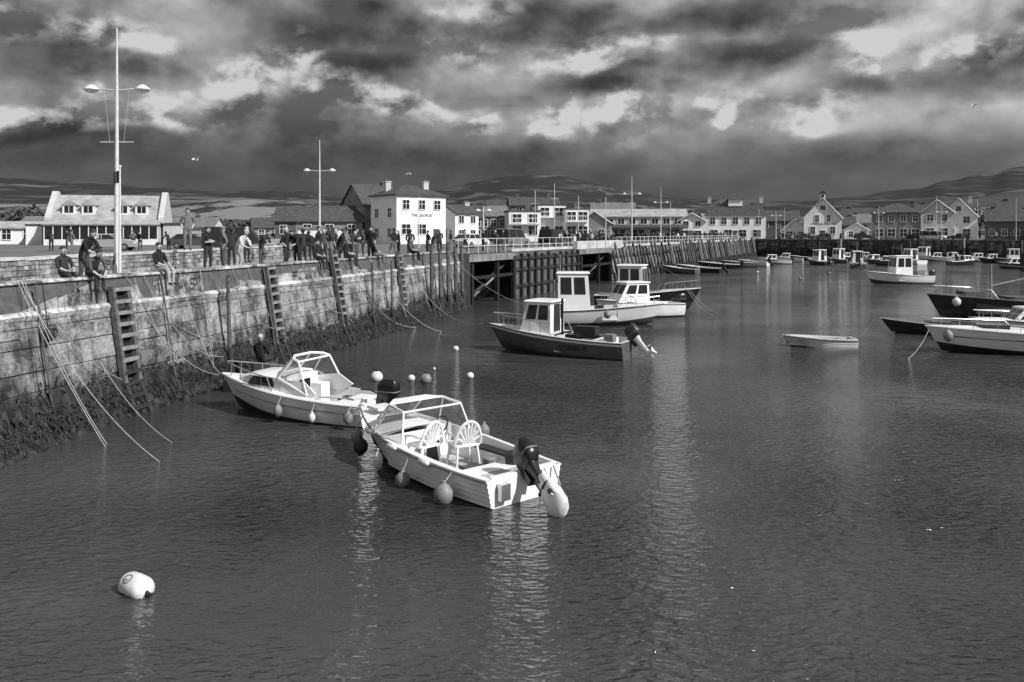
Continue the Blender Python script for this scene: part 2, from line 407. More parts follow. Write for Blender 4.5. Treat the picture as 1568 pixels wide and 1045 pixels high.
def front_wall():
    g=G('harbour_wall',(-16.9,0,0),A1)
    b=g.part('masonry',STONE,tint=True)
    b.mat(MORT); b.tint=1
    b.poly([(-2,off(0)+.02,-1),(59.4,off(0)+.02,-1),(59.4,.02,3.9),(-2,.02,3.9)])
    masonry(b,4,59.4,.2,2.96,.56,(.8,2.2),off,STONE,(.65,1.1),.025,.05)
    masonry(b,4,59.4,3.12,3.84,.7,(1.2,3.2),lambda z:off(z)+.05,STONED,(.85,1.35),.018,.03)
    c=g.part('ledge',STONE,tint=True)
    s=4
    while s<59.4:
        e=min(s+U(.8,1.8),59.4); c.tint=U(1.3,1.9); q=U(-.03,.04)
        rings=[[(x,off(3)+.02,2.88+q),(x,off(3)-.05,2.92+q),(x,off(3)-.11,3.05),(x,off(3)-.03,3.13),(x,off(3)+.1,3.15)] for x in(s+.004,e-.004)]
        c.loft(rings,True,True); s=e
    k=g.part('coping',STONED,tint=True); s=4
    while s<59.4:
        e=min(s+U(.9,2.0),59.4); k.tint=U(1.3,2.1); h=3.9+U(-.015,.015)
        rings=[[(x,.02,3.8),(x,-.06,3.83),(x,-.06,h-.04),(x,-.02,h),(x,.55,h),(x,.6,h-.03),(x,.6,3.58)] for x in(s+.006,e-.006)]
        k.loft(rings,True,True); s=e
    g.done()
front_wall()
WF=Matrix.Translation((-16.9,0,0))@Matrix.Rotation(A1,4,'Z')
def seaweed():
    b=MB().mat(WEED); b.M=WF
    rings=[]; n=420
    X=lambda s: .1+.75*min(1,max(0,(24-s)/5))
    for i in range(n+1):
        s=3+56.6*i/n; k=.5+.5*sin(s*.9)*sin(s*2.3+1); ext=X(s)
        top=.82+.2*k+.25*R()
        rings.append([(s,off(.9)+.03,top),(s,off(.8)-.08-.08*R(),top-.12-.06*R()),(s,off(.6)-.13-.12*R()-ext*.1,.55+.1*R()),(s,off(.4)-.16-.15*R()-ext*.3,.36+.1*R()),(s,off(.25)-.18-.15*R()-ext*.5,.2+.1*R()),(s,off(.1)-.2-ext*.8-.15*R(),.08+.05*R()),(s,off(0)-.22-ext-.15*R(),-.1)])
    b.loft(rings,False,False)
    for i in range(34000):
        s=4+55*(R()**1.5); ext=X(s)
        z=U(0,1.0)+ (U(0,.5) if R()<.12 else 0); t=max(0,1-z/.8)
        y=off(z)-.05-U(0,.22)*(1 if z<.8 else .25)-t*ext
        q=.8+.8*(s/59); l=U(.04,.16)*q; w=U(.008,.028)*q; dx=U(-.04,.04)
        b.poly([(s-w,y,z),(s+w,y-U(0,.03),z+U(-.02,.02)),(s+w*.7+dx,y-U(.01,.09),z-l),(s-w*.5+dx,y-U(.01,.07),z-l*.9)])
    b.make('seaweed')
seaweed()

def rear_wall():
    ang=atan2(1,.045); g=G('stone_wall',(-15.6+.045*12,12,0),ang)
    b=g.part('masonry',STONE,tint=True); b.mat(MORT); b.poly([(0,.03,3.5),(38,.03,3.5),(38,.03,4.3),(0,.03,4.3)])
    b.poly([(38,.03,3.5),(38,.4,3.5),(38,.4,4.3),(38,.03,4.3)])
    masonry(b,0,38,3.6,4.28,.17,(.2,.55),lambda z:0,STONE,(.5,1.4),.015,.04)
    c=g.part('coping',CONCL); s=0
    while s<38:
        c.box((s+.6,.2,4.33+U(-.01,.01)),(1.18,.5,.09)); s+=1.2
    g.done()
rear_wall()

def wp(s,o,z): return WF@Vector((s,off(z)-o,z))
def ladder(Y,top=3.6,w=.55,bot=-.3,stile=.14,lean=0):
    g=G('quay_ladder',(-16.9,0,0),A1); s=Y/.975
    b=g.part('stiles',WOOD)
    for d in(-w/2,w/2):
        pts=[(s+d+lean*(z-2),off(z)-.16-max(0,.9-z)*.25,z) for z in(top+U(-.2,.1),2.2,.9,bot)]
        for j,(a,c) in enumerate(zip(pts,pts[1:])):
            b.mat(WOOD if j<2 else WOODD); b.loft([[(p[0]-stile/2,p[1]-.08,p[2]),(p[0]+stile/2,p[1]-.08,p[2]),(p[0]+stile/2,p[1]+.08,p[2]),(p[0]-stile/2,p[1]+.08,p[2])] for p in(a,c)])
    r=g.part('rungs',WOODL); z=top-.25
    k=g.part('backing',TAR); k.loft([[(s-w/2+lean*(zz-2),off(zz)-.07,zz),(s+w/2+lean*(zz-2),off(zz)-.07,zz),(s+w/2+lean*(zz-2),off(zz)-.03,zz),(s-w/2+lean*(zz-2),off(zz)-.03,zz)] for zz in(.4,top-.2)])
    while z>.1:
        y=off(z)-.2-(max(0,.9-z)*.25); r.mat(WOODL if z>1.2 else WOODD); r.box((s+lean*(z-2),y,z+U(-.02,.02)),(w+.05,.12,.1),ry=U(-.03,.03)); z-=.33
    g.done()
ladder(24.2,3.75,.62); ladder(32.6,4.0,.55); ladder(38.4,4.35,.5,lean=-.06); ladder(46.2,4.1,.5,lean=.08)
def post(Y,top=4.3,r=.13):
    b=MB().mat(WOOD); b.M=WF; s=Y/.975; 
    b.tube([(s,off(1)-.2,top),(s+.03,off(1)-.25,1.2)],[r*.85,r],8); b.mat(WOODD); b.tube([(s+.03,off(1)-.25,1.2),(s+.05,off(0)-.3,-.5)],[r*1.1,r*1.2],8)
    b.mat(RUB); b.lathe((s,off(1)-.2,top),[(r*.9,0),(r*.9,.03),(.01,.05)],8)
    b.make('mooring_post',40)
for y in(50.4,52.0,53.6,55.2,56.6): post(y,U(4.0,4.5))
for y in(29.0,41.5,44): post(y,3.6,.07)
def ironwork():
    for s,z in((22.2,2.55),(28.5,3.5),(35.5,3.4),(42,3.3),(19.4,3.55)):
        b=MB().mat(RUB); b.M=WF; y=off(z)-.1
        b.tube([(s+.1*cos(a*pi/6),y-.05,z+.1*sin(a*pi/6)) for a in range(13)],.016,6); b.box((s,y,z+.1),(.05,.2,.05)); b.make('mooring_ring',40)
    for s in(21.8,26.8,33):
        b=MB().mat(ROPED); b.M=WF; b.tube([(s+U(-.03,.03)*i/3,off(3.6-i*.5)-.1,3.8-i*.45) for i in range(8)],.028,6); b.make('mooring_chain',40)
    b=MB().mat(RUB); b.M=WF; c=(21.9,off(2.6)-.25,2.55); b.ball(c,.13,12,(1,1,1.4)); b.tube([(c[0],c[1],c[2]),(c[0],c[1]+.2,3.85)],.015,5); b.make('fender',40)
ironwork()

# ------------------------------------------------------------ second quay
A2=atan2(.9153,.4027)
def quay2():
    g=G('timber_quay',(-3.7,58,0),A2)
    S=lambda Y:(Y-58)/.9153
    w=g.part('walls',CONC); d=g.part('deck',CONCL); t=g.part('timbers',WOOD); k=g.part('recesses',DARKIN)
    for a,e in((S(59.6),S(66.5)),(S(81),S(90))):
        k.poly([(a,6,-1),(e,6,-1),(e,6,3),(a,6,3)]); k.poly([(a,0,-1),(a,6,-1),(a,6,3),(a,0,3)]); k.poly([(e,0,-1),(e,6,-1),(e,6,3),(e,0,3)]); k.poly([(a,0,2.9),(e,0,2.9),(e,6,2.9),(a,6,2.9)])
        d.mat(CONC); d.box(((a+e)/2,.2,3.3),(e-a+.6,.7,.5)); 
        for x in(a+.1,(a+e)/2+.6,e-.1): t.mat(TAR); t.box((x,-.1,1.4),(.3,.3,3.0)); 
        t.mat(WOODD)
        t.tube([(a+.3,.5,.2),(e-.5,.5,2.7)],.13,6); t.mat(WOODL); t.tube([(a+1.5,1.2,-.1),(e-.2,1.2,1.9)],.12,6); t.mat(TAR); t.box(((a+e)/2,-.05,1.9),(e-a,.2,.22))
    w.mat(WOODD); w.box((S(58.8),.5,1.3),(1.7,1.2,4.7))
    a,e=S(66.5),S(81); w.mat(WOOD); w.box(((a+e)/2,.5,1.25),(e-a-.01,1,4.6))
    i=a
    while i<e:
        t.mat(TAR if R()<.5 else WOODD); t.box((i,-.12,1.5),(.3,.25,U(3.4,4.2))); i+=1.5
    for z in(.9,2.2,3.1): t.mat(WOODD); t.box(((a+e)/2,-.08,z),(e-a,.12,.25))
    d.mat(CONCL); d.box((S(88),.35,3.86),(S(96)-S(82),.3,.9)); d.box((S(73.5),.6,3.72),(S(80)-S(67),.6,.22))
    a=S(90.3); w.mat(CONC); w.box(((a+144)/2,.9,1.2),(144-a,1.2,4.72))
    w.mat(CONCL); w.box(((a+144)/2,.7,3.66),(144-a,1.0,.2))
    x=a
    while x<143:
        t.mat(random.choice((WOOD,WOODD,WOODL,WOOD))); ht=U(3.2,4.2); ln=U(-.35,.1)
        t.tube([(x+ln-.45,.12,ht),(x,-.35,.9)],[.13,.17],6); t.mat(WOODD); t.tube([(x,-.35,.9),(x+.15,-.6,-.5)],[.18,.2],6)
        x+=U(.9,1.9)
    for z in(1.2,2.7): t.mat(WOODD); t.box(((a+143)/2,.1-.1*(3-z),z),(143-a,.16,.26))
    g.done()
    r=MB().mat(GALV); r.M=Matrix.Translation((-3.7,58,0))@Matrix.Rotation(A2,4,'Z')
    x=1.0
    while x<S(82):
        r.tube([(x,.5,3.6),(x,.5,4.7)],.03,6); x+=1.6
    for z in(4.15,4.68): r.tube([(1,.5,z),(x-1.6,.5,z)],.025,6)
    x=S(96)
    while x<130:
        r.tube([(x,1.2,3.6),(x,1.2,4.65)],.035,6); x+=2
    for z in(4.15,4.62): r.tube([(S(96),1.2,z),(x-2,1.2,z)],.025,6)
    r.make('railing')
    g=G('harbour_wall',(54.4,190,0),radians(-40.7)); w=g.part('masonry',STONED,tint=True); w.tint=.8
    w.box((50,.6,1.3),(100,1.2,4.6)); masonry(w,0,100,.4,3.5,.5,(1,2.6),lambda z:-.04,STONED,(.35,.9))
    c=g.part('coping',CONC); c.box((50,.5,3.7),(100,1.4,.22))
    t=g.part('fendering',WOODD); x=.5
    while x<100:
        t.mat(WOODD); t.box((x,-.25,1.6),(.35,.3,U(3.8,4.6))); x+=U(2.4,3.4)
    k=g.part('weed_band',WEED); k.box((50,-.02,.3),(100,.25,1.3))
    g.done()
    for X,Y in((67.5,112),(69.5,112.6),(68.4,114),(58,150),(84,158)):
        b=MB().mat(WOODD); b.tube([(X,Y,-.5),(X+.1,Y,4.9)],[.24,.2],9); b.mat(RUB); b.lathe((X+.1,Y,4.9),[(.22,0),(.2,.06),(.01,.14)],9); b.mat(WOODL); b.box((X+.05,Y-.24,3.2),(.3,.1,1.8)); b.make('mooring_pile',40)
quay2()

# ------------------------------------------------------------ buildings
def building(name,loc,rz,w,d,eave,ridge,roof='x',wall=PAINT,rm=SLATE,wins=(),door=None,chim=(),dorm=(),side=True,parapet=False,over=.35,winm=GLASS):
    g=G(name,(loc[0],loc[1],3.6),radians(rz)); W=g.part('walls',wall); Ro=g.part('roof',rm); Wi=g.part('windows',winm); Fr=g.part('window_frames',FRAME)
    hw,hd=w/2,d/2
    W.loft([[(-hw,-hd,-.2),(hw,-hd,-.2),(hw,hd,-.2),(-hw,hd,-.2)],[(-hw,-hd,eave),(hw,-hd,eave),(hw,hd,eave),(-hw,hd,eave)]])
    o=over; th=.16
    def slab(pts):
        Ro.loft([[Vector(p) for p in pts],[Vector(p)+Vector((0,0,th)) for p in pts]])
    k=(ridge-eave)
    if roof=='x':
        dz=k*o/hd
        slab([(-hw-o,-hd-o,eave-dz),(hw+o,-hd-o,eave-dz),(hw+o,0,ridge),(-hw-o,0,ridge)])
        slab([(-hw-o,0,ridge),(hw+o,0,ridge),(hw+o,hd+o,eave-dz),(-hw-o,hd+o,eave-dz)])
        for s in(-1,1): W.loft([[(s*hw-.1,-hd,eave),(s*hw-.1,hd,eave),(s*hw-.1,0,ridge)],[(s*hw+.0,-hd,eave),(s*hw,hd,eave),(s*hw,0,ridge)]])
        if parapet:
            for s in(-1,1):
                x=s*hw; W.loft([[(q,-hd-.3,eave-.3),(q,-hd-.3,eave+.4),(q,-.5,ridge+.6),(q,.5,ridge+.6),(q,hd+.3,eave+.4),(q,hd+.3,eave-.3)] for q in(x-.2,x+.45)])
    elif roof=='y':
        dz=k*o/hw
        slab([(-hw-o,-hd-o,eave-dz),(0,-hd-o,ridge),(0,hd+o,ridge),(-hw-o,hd+o,eave-dz)])
        slab([(0,-hd-o,ridge),(hw+o,-hd-o,eave-dz),(hw+o,hd+o,eave-dz),(0,hd+o,ridge)])
        W.loft([[(-hw,-hd,eave),(hw,-hd,eave),(0,-hd,ridge-.02)],[(-hw,-hd+.15,eave),(hw,-hd+.15,eave),(0,-hd+.15,ridge-.02)]])
        Fr.tube([(-hw-o,-hd-o-.05,eave-dz),(0,-hd-o-.05,ridge+.05),(hw+o,-hd-o-.05,eave-dz)],.08,4)
    elif roof=='hip':
        q=min(hd,hw)*.9; a=[(-hw-o,-hd-o,eave),(hw+o,-hd-o,eave),(hw+o,hd+o,eave),(-hw-o,hd+o,eave)]
        r1=(-(hw-q)-.01,0,ridge) if hw>hd else (0,-(hd-q)-.01,ridge); r2=(-r1[0],-r1[1],ridge)
        Ro.loft([a,[(p[0],p[1],eave+.15) for p in a]])
        A=[(p[0],p[1],eave+.15) for p in a]
        if hw>hd:
            Ro.poly([A[0],A[1],r2,r1]); Ro.poly([A[1],A[2],r2]); Ro.poly([A[2],A[3],r1,r2]); Ro.poly([A[3],A[0],r1])
        else:
            Ro.poly([A[0],A[1],r1]); Ro.poly([A[1],A[2],r2,r1]); Ro.poly([A[2],A[3],r2]); Ro.poly([A[3],A[0],r1,r2])
    elif roof=='mansard':
        m=.25*hd
        Ro.loft([[(-hw-o,-hd-o,eave),(hw+o,-hd-o,eave),(hw+o,hd+o,eave),(-hw-o,hd+o,eave)],[(-hw+m,-hd+m,eave+k*.75),(hw-m,-hd+m,eave+k*.75),(hw-m,hd-m,eave+k*.75),(-hw+m,hd-m,eave+k*.75)],[(-hw+3*m,-hd+3*m,ridge),(hw-3*m,-hd+3*m,ridge),(hw-3*m,hd-3*m,ridge),(-hw+3*m,hd-3*m,ridge)]])
    else:
        Ro.box((0,0,eave+.1),(w+.3,d+.3,.25))
    def win(x,z,ww,hh,face=0):
        if face==0: M=Matrix.Translation((x,-hd,z))
        elif face==1: M=Matrix.Translation((-hw,x,z))@Matrix.Rotation(-pi/2,4,'Z')
        else: M=Matrix.Translation((hw,x,z))@Matrix.Rotation(pi/2,4,'Z')
        Wi.M=M; Fr.M=M
        Wi.box((0,-.01,0),(ww,.06,hh))
        for sx in(-1,1): Fr.box((sx*(ww/2+.04),-.04,0),(.09,.12,hh+.16))
        for sz in(-1,1): Fr.box((0,-.05,sz*(hh/2+.045)),(ww,.14,.09))
        if ww>.7: Fr.box((0,-.045,0),(.06,.08,hh))
        if hh>1: Fr.box((0,-.043,.1),(ww,.07,.05))
        Wi.M=Matrix.Identity(4); Fr.M=Matrix.Identity(4)
    for q in wins: win(*q)
    if side:
        for f in(1,2):
            n=max(1,int(d/3.2))
            for i in range(n):
                y=-hd+(i+.5)*d/n
                z=1.5
                while z<eave-.6: win(y,z,.95,1.2,f); z+=2.7
    if door is not None:
        D=g.part('door',mat('door_paint',.06,.5,.2,3,0)); D.box((door,-hd-.02,1.0),(1.0,.08,2.0)); Fr.box((door,-hd-.03,2.08),(1.2,.12,.12))
    for cx,cy in chim:
        C=g.part('chimney',BRICK if wall is not PAINT else CREAM); C.box((cx,cy,ridge-.3),(.8,.6,1.4)); C.box((cx,cy,ridge+.45),(.95,.75,.12)); C.mat(TILE)
        for s in(-.2,.2): C.lathe((cx+s,cy,ridge+.5),[(.1,0),(.09,.3)],7)
    for dx in dorm:
        D=g.part('dormers',wall); zz=eave+k*.32; yy=-hd+hd*.22
        D.mat(FRAME); D.box((dx,yy+.7,zz+.35),(1.5,1.5,1.3)); D.mat(rm); 
        D.loft([[(dx-1,yy-.2,zz+.95),(dx+1,yy-.2,zz+.95),(dx,yy-.2,zz+1.6)],[(dx-1,yy+2.2,zz+.95),(dx+1,yy+2.2,zz+.95),(dx,yy+2.2,zz+1.6)]])
        D.mat(winm); D.box((dx,yy-.06,zz+.4),(1.0,.06,.8)); D.mat(FRAME); D.box((dx,yy-.1,zz+.4),(.06,.05,.8))
    return g
def rowwin(n,w,z,ww=1,hh=1.3,x0=0): return [(x0-w/2+(i+.5)*w/n,z,ww,hh) for i in range(n)]
g=building('seaside_hotel',(-52,110),15,13,8,3.0,6.2,'x',CREAM,TILEL,rowwin(6,12,1.5,1.3,1.5),None,(),(-4.2,-2.0,2.0,4.2),True,True)
v=g.part('veranda',FRAME)
for i in range(14): v.box((-6.4+i*.985,-5.6,1.2),(.1,.1,2.4))
v.box((0,-5.6,.35),(12.9,.12,.7)); v.box((0,-5.6,2.45),(13.1,.2,.15)); v.mat(GLASS); v.box((0,-5.55,1.5),(12.7,.04,1.5)); v.mat(TILEL); v.loft([[(-6.7,-5.9,2.5),(6.7,-5.9,2.5),(6.7,-3.95,3.1),(-6.7,-3.95,3.1)],[(-6.7,-5.9,2.6),(6.7,-5.9,2.6),(6.7,-3.95,3.2),(-6.7,-3.95,3.2)]])
v.mat(CREAM); v.box((8.0,-1,1.3),(2.4,5,2.6)); v.mat(SLATE); v.box((8.0,-1,2.7),(2.8,5.4,.2)); v.box((-8.2,-1,2.5),(2,4,.2)); v.mat(PAINT); v.box((-8.2,-1,1.2),(1.8,3.8,2.4))
g.done()
building('beach_kiosk',(-66,114),20,5,4,2.2,2.9,'x',PAINT,TILEL,rowwin(2,5,1.3),None).done()
g=building('harbour_inn',(-14.4,117.8),38,7.8,7.0,6.5,8.1,'hip',PAINT,SLATE,rowwin(3,7.4,5.3,1.0,1.2)+rowwin(3,7.4,2.0,1.3,1.3)[:2],2.4,((-2.6,1.2),(2.0,-1.2)))
text(g.e,'THE GEORGE',(0,-3.53,3.7),(radians(90),0,0),.55,BLACK); g.done()
g=building('harbour_inn_annexe',(-7.9,122),38,4,5,4.3,5.4,'x',PAINT,SLATE,rowwin(2,4,3.4,.8,1)+rowwin(2,4,1.4,.8,1),None,((1.6,0),)); g.done()
building('town_house',(-20.5,124),38,6,7,5.4,8.4,'x',GREYR,SLATE,rowwin(2,6,4.2),None,((2,0),)).done()
building('store_house',(-26,121),12,9,7,3.2,5.2,'x',GREYR,SLATE,rowwin(3,9,2),None,((-3,0),)).done()
building('store_house',(-33,135),5,8,7,3.4,5.6,'x',BRICK,SLATE,rowwin(3,8,2),None,((2,0),)).done()
building('garage_block',(-24,108),8,6,3,2.0,2.1,'flat',PAINT,CONC,(),1).done()
for X,Y,w,e,r,wl,rf in((-62,165,10,2.6,4.4,CREAM,TILE),(-48,172,9,2.6,4.4,GREYR,SLATE),(-75,172,10,2.5,4.4,PAINT,TILE),(-38,168,8,2.5,4.2,CREAM,SLATE),(-90,165,8,2.6,4.6,BRICK,TILE),(-103,150,9,2.4,3.8,PAINT,TILEL)):
    building('bungalow',(X,Y),U(0,25),w,7,e,r,'x',wl,rf,rowwin(3,w,1.5),None,((1,0),)).done()
building('terraced_house',(-8.2,150),10,5.5,7,4.2,6.2,'x',BRICK,SLATE,rowwin(3,5,3.3)+rowwin(3,5,1.3),None,((1.5,0),)).done()
building('terraced_house',(-3.6,158),4,5,7,4.6,6.4,'x',GREYR,TILE,rowwin(3,5,3.3)+rowwin(3,5,1.3),None,((-1.5,0),)).done()
for X,Y,w,e,rf in((1.8,150,5.5,5.2,'flat'),(6.6,153,5,6.4,'flat'),(10.8,150,4,5.6,'flat')):
    g=building('apartment_block',(X,Y),6,w,8,e,e+1.3,rf,PAINT,SLATE,rowwin(2,w,e-1.2,1.5,1.4)+rowwin(2,w,1.9,1.5,1.5),None)
    p=g.part('balcony',FRAME); p.box((0,-4.6,e-2.2),(w*.9,1.1,.12)); 
    for i in range(9): p.box((-w*.42+i*w*.105,-5.1,e-1.7),(.05,.05,.9))
    p.box((0,-5.1,e-1.25),(w*.9,.07,.07)); p.mat(BRICK); p.box((w*.2,1,e+.6),(1,.8,1.4)); g.done()
building('apartment_block',(4,162),5,9,8,6.6,8.2,'x',GREYR,SLATE,rowwin(4,8,5.6),None,((3,0),(-3,0))).done()
building('town_house',(-1,172),5,8,7,6,8,'x',BRICK,SLATE,rowwin(3,8,5),None,((3,0),)).done()
building('town_house',(22,185),-8,9,8,5.5,8,'x',CREAM,TILE,rowwin(4,9,4.5),None,((3,0),(-3,0))).done()
g=building('quayside_arcade',(24.6,166),-8,18,9,4.6,6.0,'x',CREAM,TILEL,rowwin(8,17,3.7,1.2,1.0)+rowwin(5,17,1.3,2.4,1.7),None,())
p=g.part('canopy',SLATE); p.loft([[(-9.3,-6.6,2.45),(9.3,-6.6,2.45),(9.3,-4.5,2.95),(-9.3,-4.5,2.95)],[(-9.3,-6.6,2.6),(9.3,-6.6,2.6),(9.3,-4.5,3.1),(-9.3,-4.5,3.1)]]); p.mat(WOODD)
for i in range(9): p.box((-9+i*2.25,-6.4,1.2),(.15,.15,2.4))
g.done()
building('quayside_cafe',(34.6,164),-10,5,8,3.8,5.2,'y',PAINT,SLATE,rowwin(2,4.4,3.2,1,1)+rowwin(2,4.4,1.2,1.2,1.4),None).done()
building('boat_shed',(15.7,160),-8,6,8,3.4,5.4,'y',GREYR,SLATE,rowwin(2,5,1.5),None).done()
g=building('harbour_hotel',(53.6,204),-14,13.6,10,5.6,9.6,'mansard',PAINT,SLATE,rowwin(5,13,4.3,1.2,1.5)+rowwin(4,13,1.4,1.7,1.6),0,((-6,0),(6,0)),(-3.8,0,3.8))
g.part('turret',PAINT).box((0,-3.2,8.6),(3.2,2.5,1.6)); g.part('turret',SLATE).loft([[(-1.9,-4.8,9.4),(1.9,-4.8,9.4),(1.9,-1.6,9.4),(-1.9,-1.6,9.4)],[(-.1,-3.3,11),(.1,-3.3,11),(.1,-3.1,11),(-.1,-3.1,11)]])
g.done()
building('harbour_cottage',(67.5,203),-16,6,8,2.2,4.6,'y',PAINT,TILE,rowwin(2,5,1.2,1.2,1.2),None).done()
building('warehouse',(68,222),-16,13,10,4.6,7.2,'x',BRICK,SLATE,rowwin(4,12,3.4),None,((4,0),)).done()
g=building('harbour_church',(71.8,197),-18,7.9,15,5.0,9.3,'y',PAINT,SLATE,(( -2.1,2.1,1,1.5),(2.1,2.1,1,1.5),(-1.2,4.7,.8,1.5),(1.2,4.7,.8,1.5),(0,7.1,1.0,1.0)),0)
b=g.part('bellcote',PAINT); b.box((0,-7,9.7),(1.1,.9,1.3)); b.mat(SLATE); b.loft([[(-.8,-7.7,10.3),(.8,-7.7,10.3),(0,-7.7,11.1)],[(-.8,-6.4,10.3),(.8,-6.4,10.3),(0,-6.4,11.1)]]); b.mat(GLASS); b.box((0,-7.48,9.7),(.5,.06,.7))
text(g.e,'ST JOHNS CHURCH',(0,-7.54,3.3),(radians(90),0,0),.55,BLACK); g.done()
building('cottage',(83,214),-18,6,7,3.4,5.6,'x',GREYR,SLATE,rowwin(3,6,1.6),None,((2,0),)).done()
building('cottage',(89.5,216),-18,6,7,4,6.2,'x',CREAM,TILE,rowwin(3,6,1.6)+rowwin(3,6,3.2,.8,.8),None,((-2,0),)).done()
building('cottage',(81,200),-18,5,5,2.2,3.8,'y',PAINT,SLATE,rowwin(2,5,1.2),None).done()
building('guest_house',(81.5,180),-22,9.5,9,5.6,7.7,'hip',GREYR,SLATE,rowwin(4,9,4.5)+rowwin(4,9,1.5,1.4,1.6),None,((3,0),)).done()
building('guest_house',(88.2,177),-22,6,9,5.8,8.2,'y',CREAM,SLATE,rowwin(2,5,4.6,1.2,1.3)+rowwin(2,5,1.7,1.4,1.5),None,()).done()
building('guest_house',(97.5,186),-24,7,9,5.2,8.9,'y',PAINT,SLATE,rowwin(2,6,4.3,1.2,1.4)+rowwin(2,6,1.6,1.4,1.5)+[(0,6.7,.9,1.0)],None,((2.5,0),)).done()
for X,Y,w,e,r,wl,rf in((105.5,180,9,4.0,6.6,BRICK,SLATE),(113,174,8,4.2,6.8,GREYR,SLATE),(119,166,8,3.6,5.8,BRICK,TILE),(127,160,9,4,6.2,GREYR,SLATE),(104,205,12,6,8.5,BRICK,SLATE),(120,198,12,6,9,GREYR,SLATE),(93,225,10,6,8,CREAM,SLATE),(44,228,12,5,7,BRICK,SLATE),(35,215,10,4.5,7,CREAM,SLATE)):
    building('terraced_house',(X,Y),-28,w,8,e,r,'x',wl,rf,rowwin(4,w,1.6)+(rowwin(4,w,e-1) if e>4.2 else []),None,((w*.35,0),(-w*.35,0))).done()

# ------------------------------------------------------------ lamps, poles
def lamp(x,y,zt,za,arm=.95,base=3.6,cross=None):
    g=G('street_lamp',(x,y,0)); p=g.part('pole',GALV,40)
    p.tube([(0,0,base),(0,0,base+1.2),(0,0,za),(0,0,zt)],[.11,.085,.055,.025],10); p.lathe((0,0,base),[(.16,0),(.16,.3),(.11,.4)],10)
    p.tube([(-arm,0,za+.02),(0,0,za-.04),(arm,0,za+.02)],.025,6)
    if cross:
        p.tube([(-.6,0,cross),(.6,0,cross)],.018,6)
        for s in(-1,1): p.tube([(s*.45,0,za),(s*.25,0,cross)],.004,4)
    h=g.part('lantern',GALV,50)
    for s in(-1,1):
        h.mat(GALV); h.lathe((s*arm,0,za),[(.05,.16),(.12,.13),(.25,.03),(.27,-.02)],14); h.mat(FRAME); h.lathe((s*arm,0,za),[(.25,-.025),(.19,-.1),(.05,-.14)],14)
    g.done()
lamp(-14.15,30.4,12.45,10.25,.92,3.6,8.35)
lamp(-14.5,64,12.1,9.8); lamp(15.1,107,12.3,10.0); lamp(23.5,134,12.3,9.9); lamp(-2.7,80,7.6,7.2,.5); lamp(60,193,10,9.0); lamp(76,176,10.5,9.2); lamp(85,168,10.5,9.2);
def flagpole(x,y,h,flag=True):
    g=G('flagpole',(x,y,3.6)); p=g.part('pole',GALV,40); p.tube([(0,0,0),(0,0,h)],[.06,.03],8); p.ball((0,0,h),.06,8)
    if flag:
        f=g.part('flag',cloth(1)); n=6; f.loft([[(-.02-.5*i/n*.5,.08*sin(i*1.3),h-.12-.1*i/n),(-.02-.5*i/n*.5,.1*sin(i*1.3+.4),h-.55-.12*i/n)] for i in range(n+1)],False,False)
    g.done()
flagpole(-13.9,30.1,3.85); 
for x,y,h in((9.5,86,5),(61,190,7),(86,172,9),(95,160,8),(-9.2,84,5)): flagpole(x,y,h,False)
for x,y,h in((3,110,7),(5.6,112,8),(9,115,6.5),(28,150,7),(57,196,7),(91,166,8)): 
    g=G('signal_mast',(x,y,3.6)); p=g.part('mast',GALV,40); p.tube([(0,0,0),(0,0,h)],.045,6); p.tube([(-.6,0,h*.75),(.6,0,h*.75)],.025,5); g.done()
def bench(x,y,rz):
    g=G('park_bench',(x,y,3.604),radians(rz)); b=g.part('slats',WOODL)
    for i in range(4): b.box((0,-.18+i*.12,.45),(1.7,.09,.04))
    for i in range(3): b.box((0,.24+i*.02,.58+i*.13),(1.7,.03,.09))
    l=g.part('frame',RUB)
    for s in(-.7,.7): l.box((s,-.15,.22),(.06,.06,.44)); l.box((s,.2,.42),(.06,.06,.86)); l.box((s,0,.42),(.06,.42,.04))
    g.done()
for Y in(47,50,54): bench(-14.2+.2*(Y-47),Y,-100)

